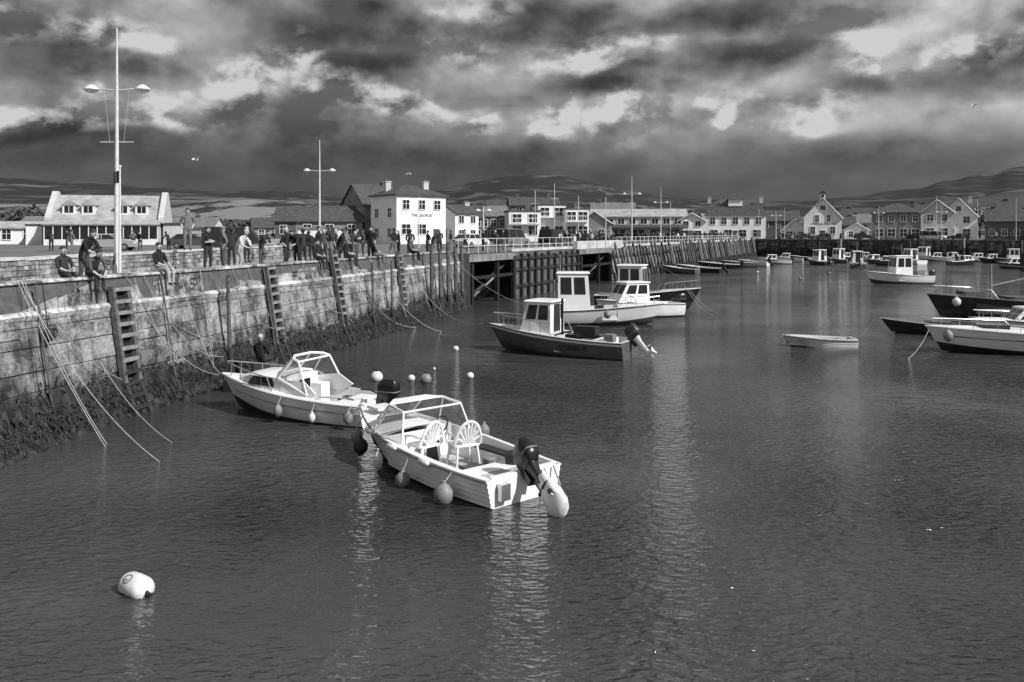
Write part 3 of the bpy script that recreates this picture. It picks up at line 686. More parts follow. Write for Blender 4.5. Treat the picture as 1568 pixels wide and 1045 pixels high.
# ------------------------------------------------------------ vehicles
def car(loc,rz,van=False,cm=None):
    g=G('parked_van' if van else 'parked_car',(loc[0],loc[1],3.6),radians(rz)); cm=cm or cloth(1)
    L,Wd=(4.8,1.9) if van else (4.2,1.72)
    body=[(-L/2,.35),(-L/2-.03,.7),(-L/2+.1,.92),(L/2-1.2 if not van else L/2-.9,.98),(L/2-.15,.8),(L/2,.6),(L/2-.02,.32)]
    b=g.part('body',cm,35); hw=Wd/2
    b.loft([[(x,y*(1 if j in(1,2) else .96),z) for x,z in body] for j,y in enumerate((-hw,-hw+.04,hw-.04,hw))])
    ht=1.95 if van else 1.42
    gl=g.part('glasshouse',GLASS,30); x0,x1,x2,x3=((-L/2+.05,-L/2+.15,L/2-1.5,L/2-.85) if van else (-L/2+.15,-L/2+.7,L/2-1.9,L/2-1.15))
    gl.loft([[(x0,-hw+.05,.93),(x3,-hw+.05,.95),(x3,hw-.05,.95),(x0,hw-.05,.93)],[(x1,-hw+.2,ht-.06),(x2,-hw+.2,ht-.06),(x2,hw-.2,ht-.06),(x1,hw-.2,ht-.06)]])
    b.loft([[(x1-.03,-hw+.17,ht-.07),(x2+.03,-hw+.17,ht-.07),(x2+.03,hw-.17,ht-.07),(x1-.03,hw-.17,ht-.07)],[(x1+.1,-hw+.25,ht),(x2-.05,-hw+.25,ht),(x2-.05,hw-.25,ht),(x1+.1,hw-.25,ht)]])
    for s in(-1,1):
        for fx in(.08,.5,.92):
            xa=x0+(x3-x0)*fx; xb=x1+(x2-x1)*fx; b.tube([(xa,s*(hw-.04),.93),(xb,s*(hw-.19),ht-.05)],.035,5)
    if van: b.box((-.7,0,1.4),(2.9,Wd-.2,.95),taper=(.98,.86))
    w=g.part('wheels',RUB,40)
    for sx in(-L/2+.8,L/2-.8):
        for s in(-1,1):
            w.mat(RUB); w.lathe((sx,s*(hw-.1),.32),[(.2,-.1),(.31,-.1),(.32,0),(.31,.1),(.2,.1)],16,'Y'); w.mat(STEEL); w.lathe((sx,s*(hw-.08),.32),[(.19,-.1),(.19,.1)],10,'Y')
    l=g.part('lights',FRAME)
    for s in(-1,1): l.mat(FRAME); l.box((L/2-.08,s*.6,.66),(.12,.3,.14)); l.mat(cloth(2)); l.box((-L/2,s*.65,.75),(.08,.2,.2))
    g.done()
car((-20,62),10,True,cloth(1)); car((-17.5,72),15,False,cloth(0)); car((-22,76),10,False,cloth(4)); car((-30,80),5,False,cloth(2)); car((-34,72),8,False,cloth(4))
for i in range(20):
    t=.05+i*.046; X=57+74*t; Y=194-63*t
    if i in(3,9,10): continue
    car((X+1.2+U(-.4,.4),Y+2+U(-.3,.3)),-40.7+(0 if R()<.5 else 180),R()<.2,cloth(random.choice([0,1,1,2,3,4,5])))
for X,Y in((3,92),(8,100),(14,118),(34,150),(44,178),(-1,84)): car((X-3,Y),60,R()<.3,cloth(random.choice([0,1,3,5])))

# ------------------------------------------------------------ people
def base_pose():
    J={'pel':(0,0,.95,.135,'T'),'wai':(0,0,1.12,.125,'T'),'che':(0,0,1.3,.145,'T'),'nkb':(0,0,1.44,.075,'T'),'nck':(.01,0,1.5,.052,'S'),'jaw':(.025,0,1.555,.07,'H'),'hed':(.012,0,1.625,.098,'H'),'crn':(0,0,1.7,.062,'H')}
    for s,n in((1,'l'),(-1,'r')):
        J.update({'cla'+n:(0,s*.1,1.4,.085,'T'),'sho'+n:(0,s*.19,1.38,.068,'T'),'elb'+n:(-.03,s*.24,1.12,.05,'T'),'wri'+n:(.05,s*.24,.88,.032,'S'),'han'+n:(.08,s*.235,.8,.034,'S'),
                  'hip'+n:(0,s*.09,.88,.1,'L'),'kne'+n:(.03,s*.105,.49,.068,'L'),'cal'+n:(-.0,s*.105,.36,.06,'L'),'ank'+n:(-.01,s*.105,.09,.045,'L'),'toe'+n:(.16,s*.12,.04,.042,'F')})
    return J
EDGES=[('pel','wai'),('wai','che'),('che','nkb'),('nkb','nck'),('nck','jaw'),('jaw','hed'),('hed','crn')]
for n in 'lr': EDGES+=[('che','cla'+n),('cla'+n,'sho'+n),('sho'+n,'elb'+n),('elb'+n,'wri'+n),('wri'+n,'han'+n),('pel','hip'+n),('hip'+n,'kne'+n),('kne'+n,'cal'+n),('cal'+n,'ank'+n),('ank'+n,'toe'+n)]
def setp(J,**k):
    for n,p in k.items(): J[n]=tuple(p)+J[n][3:]
def pose(kind):
    J=base_pose()
    if kind=='walk':
        setp(J,knel=(.2,.1,.5),call=(.14,.1,.36),ankl=(.1,.1,.1),toel=(.27,.11,.06),kner=(-.02,-.1,.49),calr=(-.15,-.1,.37),ankr=(-.27,-.1,.16),toer=(-.17,-.11,.04),elbl=(-.14,.23,1.13),wril=(-.02,.24,.92),hanl=(.04,.23,.86),elbr=(.08,-.24,1.13),wrir=(.24,-.22,.98),hanr=(.3,-.2,.94))
    elif kind=='fold':
        setp(J,elbl=(.06,.25,1.14),wril=(.22,.08,1.2),hanl=(.2,-.03,1.22),elbr=(.06,-.25,1.14),wrir=(.24,-.08,1.16),hanr=(.23,.03,1.15),kner=(.04,-.13,.49),ankr=(.02,-.15,.09),calr=(.01,-.14,.36),toer=(.17,-.19,.04))
    elif kind=='pocket':
        setp(J,elbl=(-.1,.27,1.14),wril=(.04,.19,.96),hanl=(.08,.15,.9),elbr=(-.1,-.27,1.14),wrir=(.04,-.19,.96),hanr=(.08,-.15,.9))
    elif kind=='look':
        setp(J,wai=(.06,0,1.1),che=(.18,0,1.24),nkb=(.27,0,1.36),nck=(.31,0,1.41),jaw=(.36,0,1.45),hed=(.37,0,1.52),crn=(.36,0,1.59),clal=(.22,.1,1.31),clar=(.22,-.1,1.31),shol=(.23,.19,1.29),shor=(.23,-.19,1.29),elbl=(.34,.24,1.06),elbr=(.34,-.24,1.06),wril=(.5,.16,.96),wrir=(.5,-.16,.96),hanl=(.57,.12,.95),hanr=(.57,-.12,.95))
    elif kind=='sit' or kind=='sitlean' or kind=='seat':
        dz=-.83
        for k in J: x,y,z,r,t=J[k]; J[k]=(x,y,z+dz,r,t)
        for n,s in(('l',1),('r',-1)):
            setp(J,**{'hip'+n:(.08,s*.09,.09),'kne'+n:(.46,s*.11,.09)})
            if kind=='seat': setp(J,**{'cal'+n:(.47,s*.11,-.04),'ank'+n:(.46,s*.12,-.3),'toe'+n:(.62,s*.13,-.36)})
            else: setp(J,**{'cal'+n:(.5,s*.1,-.05),'ank'+n:(.5,s*.09,-.32),'toe'+n:(.64,s*.1,-.4)})
            setp(J,**{'elb'+n:(.1,s*.23,.3),'wri'+n:(.33,s*.13,.2),'han'+n:(.4,s*.08,.19)})
        if kind=='sitlean':
            setp(J,wai=(.08,0,.27),che=(.22,0,.41),nkb=(.33,0,.51),nck=(.38,0,.55),jaw=(.44,0,.57),hed=(.46,0,.64),crn=(.46,0,.71),clal=(.27,.1,.47),clar=(.27,-.1,.47),shol=(.29,.19,.44),shor=(.29,-.19,.44),elbl=(.42,.22,.2),elbr=(.42,-.22,.2),wril=(.58,.1,.06),wrir=(.58,-.1,.06),hanl=(.64,.05,.02),hanr=(.64,-.05,.02))
    return J
PC={}
def person_mesh(kind,top,leg,hair,detail,hat=False):
    key=(kind,top,leg,hair.name,detail,hat)
    if key in PC: return PC[key]
    J=pose(kind); names=list(J); me=bpy.data.meshes.new('sk'); verts=[J[n][:3] for n in names]; rad=[J[n][3] for n in names]; lab=[J[n][4] for n in names]
    edges=[(names.index(a),names.index(b)) for a,b in EDGES]; roots=[0]
    if detail:
        for n,s in(('l',1),('r',-1)):
            wv=Vector(J['wri'+n][:3]); hv=Vector(J['han'+n][:3]); d=(hv-wv).normalized(); side=d.cross(Vector((1,0,0) if abs(d.x)<.7 else (0,0,1))).normalized(); nrm=d.cross(side)
            for q,(o,l) in enumerate(((-.027,.066),(-.009,.076),(.009,.072),(.027,.056))):
                p0=hv+side*o-d*.01; p1=p0+d*l*.55; p2=p1+(d*.8+nrm*.6).normalized()*l*.5; b0=len(verts)
                verts+= [tuple(p0),tuple(p1),tuple(p2)]; rad+=[.0095,.009,.0075]; lab+=['S']*3; edges+=[(b0,b0+1),(b0+1,b0+2)]; roots.append(b0)
            p0=hv-d*.05-side*.03; p1=p0-side*.025+d*.03; p2=p1+d*.03; b0=len(verts); verts+=[tuple(p0),tuple(p1),tuple(p2)]; rad+=[.012,.01,.009]; lab+=['S']*3; edges+=[(b0,b0+1),(b0+1,b0+2)]; roots.append(b0)
    me.from_pydata(verts,edges,[]); o=bpy.data.objects.new('sk',me); COL.objects.link(o)
    md=o.modifiers.new('s','SKIN'); md.use_smooth_shade=True
    if not me.skin_vertices: 
        bpy.context.view_layer.objects.active=o; bpy.ops.mesh.customdata_skin_add()
    for i,sv in enumerate(me.skin_vertices[0].data): sv.radius=(rad[i],rad[i]); sv.use_root=(i in roots)
    ss=o.modifiers.new('u','SUBSURF'); ss.levels=ss.render_levels=2 if detail else 1
    dg=bpy.context.evaluated_depsgraph_get(); dg.update(); em=bpy.data.meshes.new_from_object(o.evaluated_get(dg)); bpy.data.objects.remove(o)
    mt=[cloth(top),cloth(leg),SKIN,hair,BLACK]
    em.materials.clear()
    for m in mt: em.materials.append(m)
    V=[Vector(v) for v in verts]; samp=[]
    for a,b in edges:
        for t in(0,.25,.5,.75,1): samp.append((V[a].lerp(V[b],t),lab[a] if t<.5 else lab[b],max(rad[a],rad[b])))
    hc=Vector(J['hed'][:3])
    for p in em.polygons:
        c=p.center; bl='T';bd=9
        for q,l,rr in samp:
            d=(c-q).length-rr
            if d<bd: bd=d;bl=l
        if bl=='H':
            r=c-hc; i=3 if (r.z>.045 or r.x<-.025) else 2
        else: i={'T':0,'L':1,'S':2,'F':4}[bl]
        p.material_index=i; p.use_smooth=True
    b=MB(); b.mats=mt
    b.cur=2; b.loft([[hc+Vector((.085,-.012,.02)),hc+Vector((.085,.012,.02)),hc+Vector((.095,0,.025))],[hc+Vector((.085,-.02,-.035)),hc+Vector((.085,.02,-.035)),hc+Vector((.125,0,-.03))]])
    for s in(-1,1): b.ball(tuple(hc+Vector((0,s*.096,-.01))),.024,6,(.8,.4,1.2)); b.cur=4; b.ball(tuple(hc+Vector((.086,s*.034,.012))),.011,6); b.cur=2
    b.cur=4; b.box(tuple(hc+Vector((.088,0,-.058))),(.012,.045,.008)); b.cur=3
    if hat: b.cur=0; b.lathe(tuple(hc+Vector((0,0,.03))),[(.112,0),(.11,.05),(.06,.095),(.01,.1)],12); b.box(tuple(hc+Vector((.13,0,.035))),(.1,.13,.012))
    else: b.ball(tuple(hc+Vector((-.02,0,.035))),.103,10,(.95,.95,.9))
    b.cur=0; nk=Vector(J['nkb'][:3]); b.lathe(tuple(nk),[(.095,-.01),(.075,.05),(.06,.055)],10)
    bm=bmesh.new(); bm.from_mesh(em)
    vs=[bm.verts.new(v) for v in b.v]
    for f,mi in zip(b.f,b.m):
        try: ff=bm.faces.new([vs[i] for i in f]); ff.material_index=mi; ff.smooth=True
        except ValueError: pass
    bm.to_mesh(em); bm.free(); em.name='person_mesh'; PC[key]=em; return em
def person(x,y,z,rz,kind='stand',top=1,leg=1,hair=None,detail=False,hat=False,sc=1,name='man'):
    me=person_mesh(kind,top,leg,hair or HAIR,detail,hat); o=bpy.data.objects.new(name,me); COL.objects.link(o); o.location=(x,y,z); o.rotation_euler=(0,0,radians(rz)); o.scale=(sc,sc,sc); return o
def onwall(Y,inn):
    p=WF@Vector((Y/.975,inn,0)); return p.x,p.y
WN=-12.8
x,y=onwall(23.5,.12); person(x,y,3.9,WN-25,'sitlean',2,1,HAIR,True,name='man')
x,y=onwall(26.4,.12); person(x,y,3.9,WN-10,'sit',0,4,HAIR,True,name='woman')
x,y=onwall(22.9,.5); person(x,y,3.9,-30,'sit',1,1,HAIR,True,sc=.93,name='woman')
x,y=onwall(24.2,.95); person(x,y,3.6,-20,'look',0,2,HAIR,True,sc=.98)
person(-13.3,34.8,4.38,-70,'pocket',3,3,HAIR,True,name='man')
for px_t,Y,k,t,l,h,rz,nm in((-.358,32.4,'fold',0,1,HAIR,-40,'man'),(-.340,33.2,'pocket',3,2,HAIRG,-150,'man'),(-.322,31.6,'look',5,4,HAIRG,-20,'man'),(-.330,34.5,'stand',1,1,HAIR,100,'woman')):
    person(px_t*Y,Y,3.6,rz,k,t,l,h,True,name=nm,hat=(h is HAIRG and t==3))
crowd=[(438,36.5),(455,37),(464,38),(488,38.5),(496,42),(507,41),(519,43),(530,40),(537,45),(546,47),(568,44),(603,49),(610,53),(628,52),(655,57),(662,60),(673,59),(690,66),(712,66),(740,70),(762,66),(770,72),(478,44),(500,47),(514,49),(525,50),(556,52),(400,40),(378,42)]
ks=['pocket','look','fold','stand','walk','pocket','look']
for i,(px,Y) in enumerate(crowd):
    u=(px-784)/1300; person(u*Y,Y,3.6,U(-180,180) if i%3 else WN,ks[i%7],[0,0,1,0,2,1,0,3,1,1,0][i%11],[1,0,1,2,1,3][i%6],HAIR if i%4 else HAIRG,True,sc=U(.95,1.06),name=['man','woman'][i%2])
for i in range(4):
    x,y=onwall((37.2,40.2,43.5,49)[i],.12); person(x,y,3.9,WN+U(-30,30),'sit',[0,1,0,2][i],[1,1,3,0][i],HAIR,True,name='man')
for i in range(75):
    Y=U(84,185); X=-3.7+.44*(Y-58); inn=U(1.2,5.5); X-=.915*inn; Yy=Y+.40*inn
    person(X,Yy,3.6,U(-180,180),ks[i%7],[0,1,2,0,5,3][i%6],[1,0,2,3][i%4],HAIR,False,sc=U(.92,1.03),name=['man','woman'][i%2])
for i in range(28):
    t=U(0,.9); X=55+74*t+U(.5,4); Y=191.5-63*t+U(.5,4)
    person(X,Y,3.6,U(-180,180),ks[i%7],[0,1,2,0,5,3][i%6],[1,0,2,3][i%4],HAIR,False,name=['man','woman'][i%2])
for i in range(14):
    person(U(-40,-14),U(58,90),3.6,U(-180,180),ks[i%7],[0,1,2,0,5,3][i%6],[1,0,2,3][i%4],HAIR,False,name=['man','woman'][i%2])

# ------------------------------------------------------------ boats
class Boat:
    def __init__(s,name,loc,head,L,B,fs,fb,hm=GEL,tf=.6,floor=.12,stripe=None,rake=.55,clinker=False,deckm=None,rubm=RUB,low=BOOT,roll=0):
        s.g=G(name,(loc[0],loc[1],0),radians(head),rx=roll); s.L,s.B,s.fs,s.fb,s.rake,s.tf=L,B,fs,fb,rake,tf
        h=s.g.part('hull',hm,35); N=22
        prof=[(0,0),(.5,.1),(.78,.24),(.86,.36)]
        if clinker:
            for i in range(5):
                z0=.36+i*.115; w0=.87+.022*i; prof+=[(w0+.025,z0+.006),(w0+.022,z0+.11)]
            prof+=[(1,.955),(1,1)]
        else: prof+=[(.92,.55),(.96,.74),(.985,.86),(1,1)]
        secs=[]
        for i in range(N+1):
            t=i/N; hb=s.hb(t); zs=s.sh(t); zk=-.28+.35*t**5
            sec=[]
            for w,zf in prof:
                ww=w*(1-t**3)+ (zf**.8)*t**3
                sec.append((s.xx(t,zf),hb*ww,zk+(zs-zk)*zf))
            secs.append(sec)
        for sd in(1,-1):
            ids=[[h.V((p[0],p[1]*sd,p[2])) for p in sec] for sec in secs]
            for a,b in zip(ids,ids[1:]):
                for k in range(len(prof)-1):
                    zf=prof[k+1][1]
                    h.mat(low if zf<=.37 else (stripe if (stripe and zf>.88) else hm))
                    q=(a[k],b[k],b[k+1],a[k+1]); h.F(q if sd<0 else q[::-1])
        h.mat(hm); s0=secs[0]; h.poly([(p[0],p[1],p[2]) for p in s0]+[(p[0],-p[1],p[2]) for p in s0[::-1][:-1]])
        dk=s.g.part('deck',deckm or hm,35); cap=.12; nt=int(N*tf); ins=[];
        for i in range(nt+1):
            t=i/N; hb=s.hb(t); zs=s.sh(t); x=s.xx(t,1)+(.1 if i==0 else 0); fl=min(floor+.0,zs-.1)
            ins.append((x,hb,zs,fl,t))
        for sd in(1,-1):
            for a,b in zip(ins,ins[1:]):
                xa=s.xx(a[4],1)
                dk.mat(deckm or hm); dk.poly([(xa,sd*a[1],a[2]),(b[0],sd*b[1],b[2]),(b[0],sd*(b[1]-cap),b[2]+.015),(a[0] if a is not ins[0] else xa,sd*(a[1]-cap),a[2]+.015)])
                dk.poly([(a[0],sd*(a[1]-cap),a[2]+.015),(b[0],sd*(b[1]-cap),b[2]+.015),(b[0],sd*(b[1]-cap-.05),b[3]),(a[0],sd*(a[1]-cap-.05),a[3])])
        dk.mat(DECK)
        for a,b in zip(ins,ins[1:]): dk.poly([(a[0],-(a[1]-cap-.05),a[3]),(b[0],-(b[1]-cap-.05),b[3]),(b[0],b[1]-cap-.05,b[3]),(a[0],a[1]-cap-.05,a[3])])
        dk.mat(deckm or hm); a=ins[0]; hb=a[1]; dk.box((s.xx(0,1)+.06,0,a[2]-.12),(.1,2*hb-.25,.3)); dk.poly([(a[0]+.02,-(hb-cap),a[2]),(a[0]+.02,hb-cap,a[2]),(a[0]+.02,hb-cap-.05,a[3]),(a[0]+.02,-(hb-cap-.05),a[3])])
        if tf<.97:
            b=ins[-1]; dk.poly([(b[0],-(b[1]-.0),b[2]),(b[0],b[1],b[2]),(b[0],b[1]-cap-.05,b[3]),(b[0],-(b[1]-cap-.05),b[3])])
            for i in range(nt,N):
                r=[]
                for t in(i/N,(i+1)/N):
                    hb=s.hb(t); zs=s.sh(t); r.append([(s.xx(t,1),hb*q,zs+.09*(1-q*q)*min(1,hb)) for q in(-1,-.6,0,.6,1)])
                for k in range(4): dk.poly([r[0][k],r[1][k],r[1][k+1],r[0][k+1]])
        rb=s.g.part('rubbing_strake',rubm,40)
        for sd in(1,-1): rb.tube([(s.xx(i/N,1),sd*(s.hb(i/N)+.01),s.sh(i/N)-.03) for i in range(N+1)],.028,6)
    def hb(s,t):
        if t<.4: k=.88+.12*sin(t/.4*pi/2)
        else: k=(1-((t-.4)/.6)**2.4)
        return max(s.B/2*k,.015)
    def sh(s,t): return s.fs+(s.fb-s.fs)*t**1.7
    def xx(s,t,zf): return -s.L/2+(s.L-s.rake)*t+s.rake*zf*t**4
    def gun(s,t,sd,up=0,inn=0): return (s.xx(t,1),sd*(s.hb(t)-inn),s.sh(t)+up)
    def rail(s,t0,t1,h=.38,n=4,inn=.06):
        r=s.g.part('pulpit_rail',STEEL,40); K=10
        P=[s.gun(t0+(t1-t0)*i/K,1,h,inn) for i in range(K+1)]; Q=[s.gun(t0+(t1-t0)*i/K,-1,h,inn) for i in range(K+1)]
        r.tube([s.gun(t0-.04,1,0,inn)]+P+Q[::-1]+[s.gun(t0-.04,-1,0,inn)],.016,6)
        for i in range(n):
            t=t0+(t1-t0)*(i+.5)/n
            for sd in(1,-1): r.tube([s.gun(t,sd,0,inn),s.gun(t,sd,h,inn)],.013,5)
    def outboard(s,tilt=0,m=BLACK,legm=BLACK,sc=1,steer=0,y=0):
        o=s.g.part('outboard_motor',m,40); x=-s.L/2-.12; z=s.fs+.02
        o.M=Matrix.Translation((x,y,z))@Matrix.Rotation(radians(steer),4,'Z')@Matrix.Rotation(radians(tilt),4,'Y')@Matrix.Scale(sc,4)
        def ring(cx,w,l,zz,n=16): return [(cx+l*.5*math.copysign(abs(cos(a))**.45,cos(a)),w*.5*math.copysign(abs(sin(a))**.45,sin(a)),zz) for a in [2*pi*k/n for k in range(n)]]
        o.mat(m); o.loft([ring(-.14,.22,.36,.02),ring(-.15,.29,.5,.1),ring(-.16,.3,.56,.16),ring(-.17,.3,.56,.34),ring(-.2,.27,.46,.46),ring(-.22,.2,.3,.52)])
        o.mat(FENG); o.loft([ring(-.165,.305,.566,.2),ring(-.165,.305,.566,.225)])
        o.mat(legm); o.loft([ring(-.14,.2,.3,.03),ring(-.12,.13,.24,-.2),ring(-.12,.09,.2,-.62)]); o.loft([ring(-.17,.2,.42,-.5),ring(-.17,.2,.42,-.52)])
        o.lathe((-.34,0,-.74),[(.02,-.04),(.06,.06),(.065,.25),(.01,.4)],8,'X'); o.loft([ring(-.13,.05,.24,-.6),ring(-.15,.02,.14,-.96)])
        for k in range(3):
            a=2*pi*k/3; o.ball((-.37,.09*cos(a),-.74+.09*sin(a)),.09,8,(.2,.7 if k else 1,.9))
        o.mat(BLACK); o.box((.02,0,-.06),(.14,.24,.34)); o.tube([(.0,.0,.1),(.35,0,.2),(.6,.03,.2)],.02,6)
        o.M=Matrix.Identity(4)
    def cabin(s,x0,x1,w,z0,z1,m=GEL,rake=.25,aft=0.0,roof=None,win=True,open_aft=True,over=.12,tw=.86):
        c=s.g.part('wheelhouse',m,30); hw=w/2; tp=hw*tw
        A=[(x0,-hw,z0),(x1,-hw,z0),(x1,hw,z0),(x0,hw,z0)]; Bq=[(x0+aft,-tp,z1),(x1-rake,-tp,z1),(x1-rake,tp,z1),(x0+aft,tp,z1)]
        c.loft([A,Bq]); 
        r=s.g.part('cabin_roof',roof or m,30); r.loft([[(x0+aft-over,-tp-over*.6,z1),(x1-rake+over,-tp-over*.6,z1),(x1-rake+over,tp+over*.6,z1),(x0+aft-over,tp+over*.6,z1)],[(x0+aft-over+.05,-tp,z1+.07),(x1-rake+over-.08,-tp+.05,z1+.07),(x1-rake+over-.08,tp-.05,z1+.07),(x0+aft-over+.05,tp,z1+.07)]])
        if win:
            g=s.g.part('windows',GLASS); 
            def pan(P00,P10,P11,P01,u0,u1,v0,v1,nrm,mt=GLASS,o=.012):
                P=[Vector(p) for p in(P00,P10,P11,P01)]
                def q(u,v): return P[0].lerp(P[1],u).lerp(P[3].lerp(P[2],u),v)+Vector(nrm)*o
                g.mat(mt); g.loft([[q(u0,v0)-Vector(nrm)*o,q(u1,v0)-Vector(nrm)*o,q(u1,v1)-Vector(nrm)*o,q(u0,v1)-Vector(nrm)*o],[q(u0,v0),q(u1,v0),q(u1,v1),q(u0,v1)]])
            v0=.45 if z1-z0>.9 else .25; v1=.9
            pan(A[1],A[2],Bq[2],Bq[1],.06,.47,v0,v1,(1,0,.2)); pan(A[1],A[2],Bq[2],Bq[1],.53,.94,v0,v1,(1,0,.2))
            n=2 if x1-x0>1 else 1
            for sd,(i,j) in((-1,(0,1)),(1,(3,2))):
                for k in range(n): pan(A[i],A[j],Bq[j],Bq[i],.08+k*.88/n,.08+(k+1)*.88/n-.08,v0,v1,(0,sd,.05))
            if open_aft: pan(A[0],A[3],Bq[3],Bq[0],.28,.72,.05,.92,(-1,0,.05),DARKIN); pan(A[0],A[3],Bq[3],Bq[0],.05,.24,v0,v1,(-1,0,.05))  # dark panel stands in for the shade of the open aft doorway
    def fender(s,t,sd,r=.13,m=FEN,long=1.6,drop=.35):
        f=s.g.part('fenders',m,50); x,y,z=s.gun(t,sd); y+=sd*(r+.03); zc=z-drop
        f.mat(m); f.lathe((x,y,zc),[(r*.25,-r*long-.02),(r*.6,-r*long*.85),(r*.95,-r*long*.45),(r,0),(r*.95,r*long*.45),(r*.6,r*long*.85),(r*.22,r*long+.02),(r*.2,r*long+.07)],12); f.mat(ROPE); f.tube([(x,y,zc+r*long),(x,y-sd*(r+.03),z)],.012,5)
    def done(s): return s.g.done()

def boatA():
    b=Boat('motor_boat',(-1.72,18.45),131,6.0,2.15,.55,.92,GEL,.64,.1,clinker=True,rubm=FENG,rake=.6)
    f=b.g.part('windscreen_frame',GEL,40); c=b.g.part('windscreen',CLEAR)
    z0=.74; xb,xm,xf=-.05,.95,1.5; zt=1.3
    lo=[(xb-.15,-.93,z0-.12),(xm,-.86,z0),(xf,-.45,z0+.16),(xf,.45,z0+.16),(xm,.86,z0),(xb-.15,.93,z0-.12)]
    up=[(xb+.05,-.76,zt+.0),(xm-.35,-.72,zt+.06),(xf-.6,-.42,zt+.08),(xf-.6,.42,zt+.08),(xm-.35,.72,zt+.06),(xb+.05,.76,zt)]
    for i in range(5): c.poly([lo[i],lo[i+1],up[i+1],up[i]]) ; 
    for i in range(6): f.tube([lo[i],up[i]],.022,6)
    f.tube(lo,.035,6); f.tube(up,.03,6); f.tube([up[0],up[5]],.024,6)
    f.mat(GEL); f.loft([[up[1],up[2],up[3],up[4]],[(p[0],p[1],p[2]+.03) for p in up[1:5]]])
    for sd in(1,-1): f.loft([[(xb-.2,sd*.95,.6),(xm,sd*.9,.68),(xm,sd*.88,.76),(xb-.15,sd*.93,.64)],[(xb-.2,sd*.9,.6),(xm,sd*.85,.68),(xm,sd*.84,.76),(xb-.15,sd*.9,.64)]])
    d=b.g.part('fittings',GEL,35)
    d.box((.65,-.5,.45),(.5,.6,.7)); d.mat(BLACK); d.tube([(.36,-.5+.17*cos(a*pi/6),.82+.17*sin(a*pi/6)) for a in range(13)],.015,5)
    d.mat(DARKIN); d.box((1.02,.2,.5),(.03,.6,.6))
    d.mat(GEL); d.box((-2.1,0,.28),(.45,1.5,.36)); d.box((-1.2,-.78,.28),(1.3,.28,.34)); d.box((-1.2,.78,.28),(1.3,.28,.34))
    d.mat(DECK); d.box((-2.6,0,.42),(.5,1.5,.06)); d.mat(BLACK); d.box((-1.6,.15,.25),(.35,.45,.28)); d.lathe((.15,-.1,.1),[(.15,0),(.17,.4),(.12,.5)],10); d.mat(FENG); d.lathe((-1.45,-.4,.15),[(.12,0),(.15,.28),(.13,.3)],12)
    d.mat(RUB); d.box((-1.2,-.78,.47),(1.2,.26,.04)); d.box((-1.0,.25,.13),(.9,.5,.05)); d.lathe((-2.15,-.45,.46),[(.16,0),(.19,.2),(.1,.24)],12)
    d.mat(GEL); d.box((2.05,0,1.0),(.5,.5,.06)); d.mat(STEEL); d.tube([(2.75,0,.98),(2.75,0,1.1)],.03,6); d.tube([(2.75,-.09,1.1),(2.75,.09,1.1)],.025,6)
    d.mat(ROPED); 
    for i in range(5): d.tube([(-1.2+.16*cos(a*pi/5)*(1+i*.1),-.2+.16*sin(a*pi/5)*(1+i*.1),.14+i*.02) for a in range(11)],.018,5)
    d.tube([(-.5+.9*sin(i*.7)*.3-.2*i,.3*cos(i*1.3),.13) for i in range(9)],.014,5)
    for cx,cy,rz in((-.25,.42,6),(-.72,-.28,-14)):
        k=b.g.part('garden_chairs',CHAIR,40); k.M=Matrix.Translation((cx,cy,.16))@Matrix.Rotation(radians(rz),4,'Z')@Matrix.Scale(1.1,4)
        k.box((0,0,.42),(.46,.48,.035))
        for sx in(-1,1):
            for sy in(-1,1): k.tube([(sx*.24,sy*.25,-.05),(sx*.19,sy*.2,.42)],[.02,.03],6)
        k.tube([(-.2-.13*max(0,sin(a)),.27*cos(a),.44+.46*max(0,sin(a))) for a in [pi*i/16 for i in range(17)]],.032,6)
        k.loft([[(-.2-.06*sin(a)+dx,.13*cos(a),.43+.15*sin(a)) for a in [pi*i/8 for i in range(9)]] for dx in(-.012,.012)])
        for i in range(1,9):
            a=pi*i/9; k.tube([(-.2-.055*sin(a),.12*cos(a),.46+.13*sin(a)),(-.2-.13*sin(a),.26*cos(a),.44+.46*sin(a))],[.02,.026],5)
        for sy in(-1,1): k.tube([(-.2,sy*.27,.62),(.0,sy*.29,.64),(.2,sy*.28,.6),(.21,sy*.25,.42)],.028,6)
    b.g.part('garden_chairs').M=Matrix.Identity(4)
    b.outboard(54,BLACK,BLACK,1.05,-8)
    o=b.g.part('propeller_cover',GEL,50); o.M=Matrix.Translation((-3.12,0,.57))@Matrix.Rotation(radians(-8),4,'Z')@Matrix.Rotation(radians(54),4,'Y')
    o.loft([[(-.2+w*1.15*cos(a)+.03*sin(3*a+z*9),w*.5*sin(a)+.02*cos(4*a+z*7),z) for a in [2*pi*k/14 for k in range(14)]] for z,w in((-.3,.1),(-.42,.15),(-.58,.19),(-.78,.25),(-.98,.29),(-1.12,.25),(-1.19,.1))]); o.M=Matrix.Identity(4)
    q=b.g.part('bracket',STEEL,30); q.box((-3.08,.6,.3),(.14,.22,.3)); q.tube([(-3.05,-.7,.55),(-3.25,-.7,.2),(-3.25,-.45,.2),(-3.05,-.45,.55)],.02,6)
    for sd in(1,):
        b.fender(.62,sd,.1,FEN,1.8,.45); b.fender(.42,sd,.15,FENG,1.05,.5); b.fender(.17,sd,.19,FENG,1.05,.42)
        b.fender(.80,sd,.16,RUB,1.1,.5); b.fender(.9,sd,.14,FENG,1.1,.5)
        ff=b.g.part('fenders')
        for t in(.72,.53,.32): x,y,z=b.gun(t,sd,-.03); ff.mat(FEN); ff.lathe((x,y+.07,z),[(.02,-.17),(.06,-.13),(.065,.13),(.02,.17)],8,'X')
    b.fender(.5,-1,.13,FENG,1.05,.0); 
    b.done()
boatA()
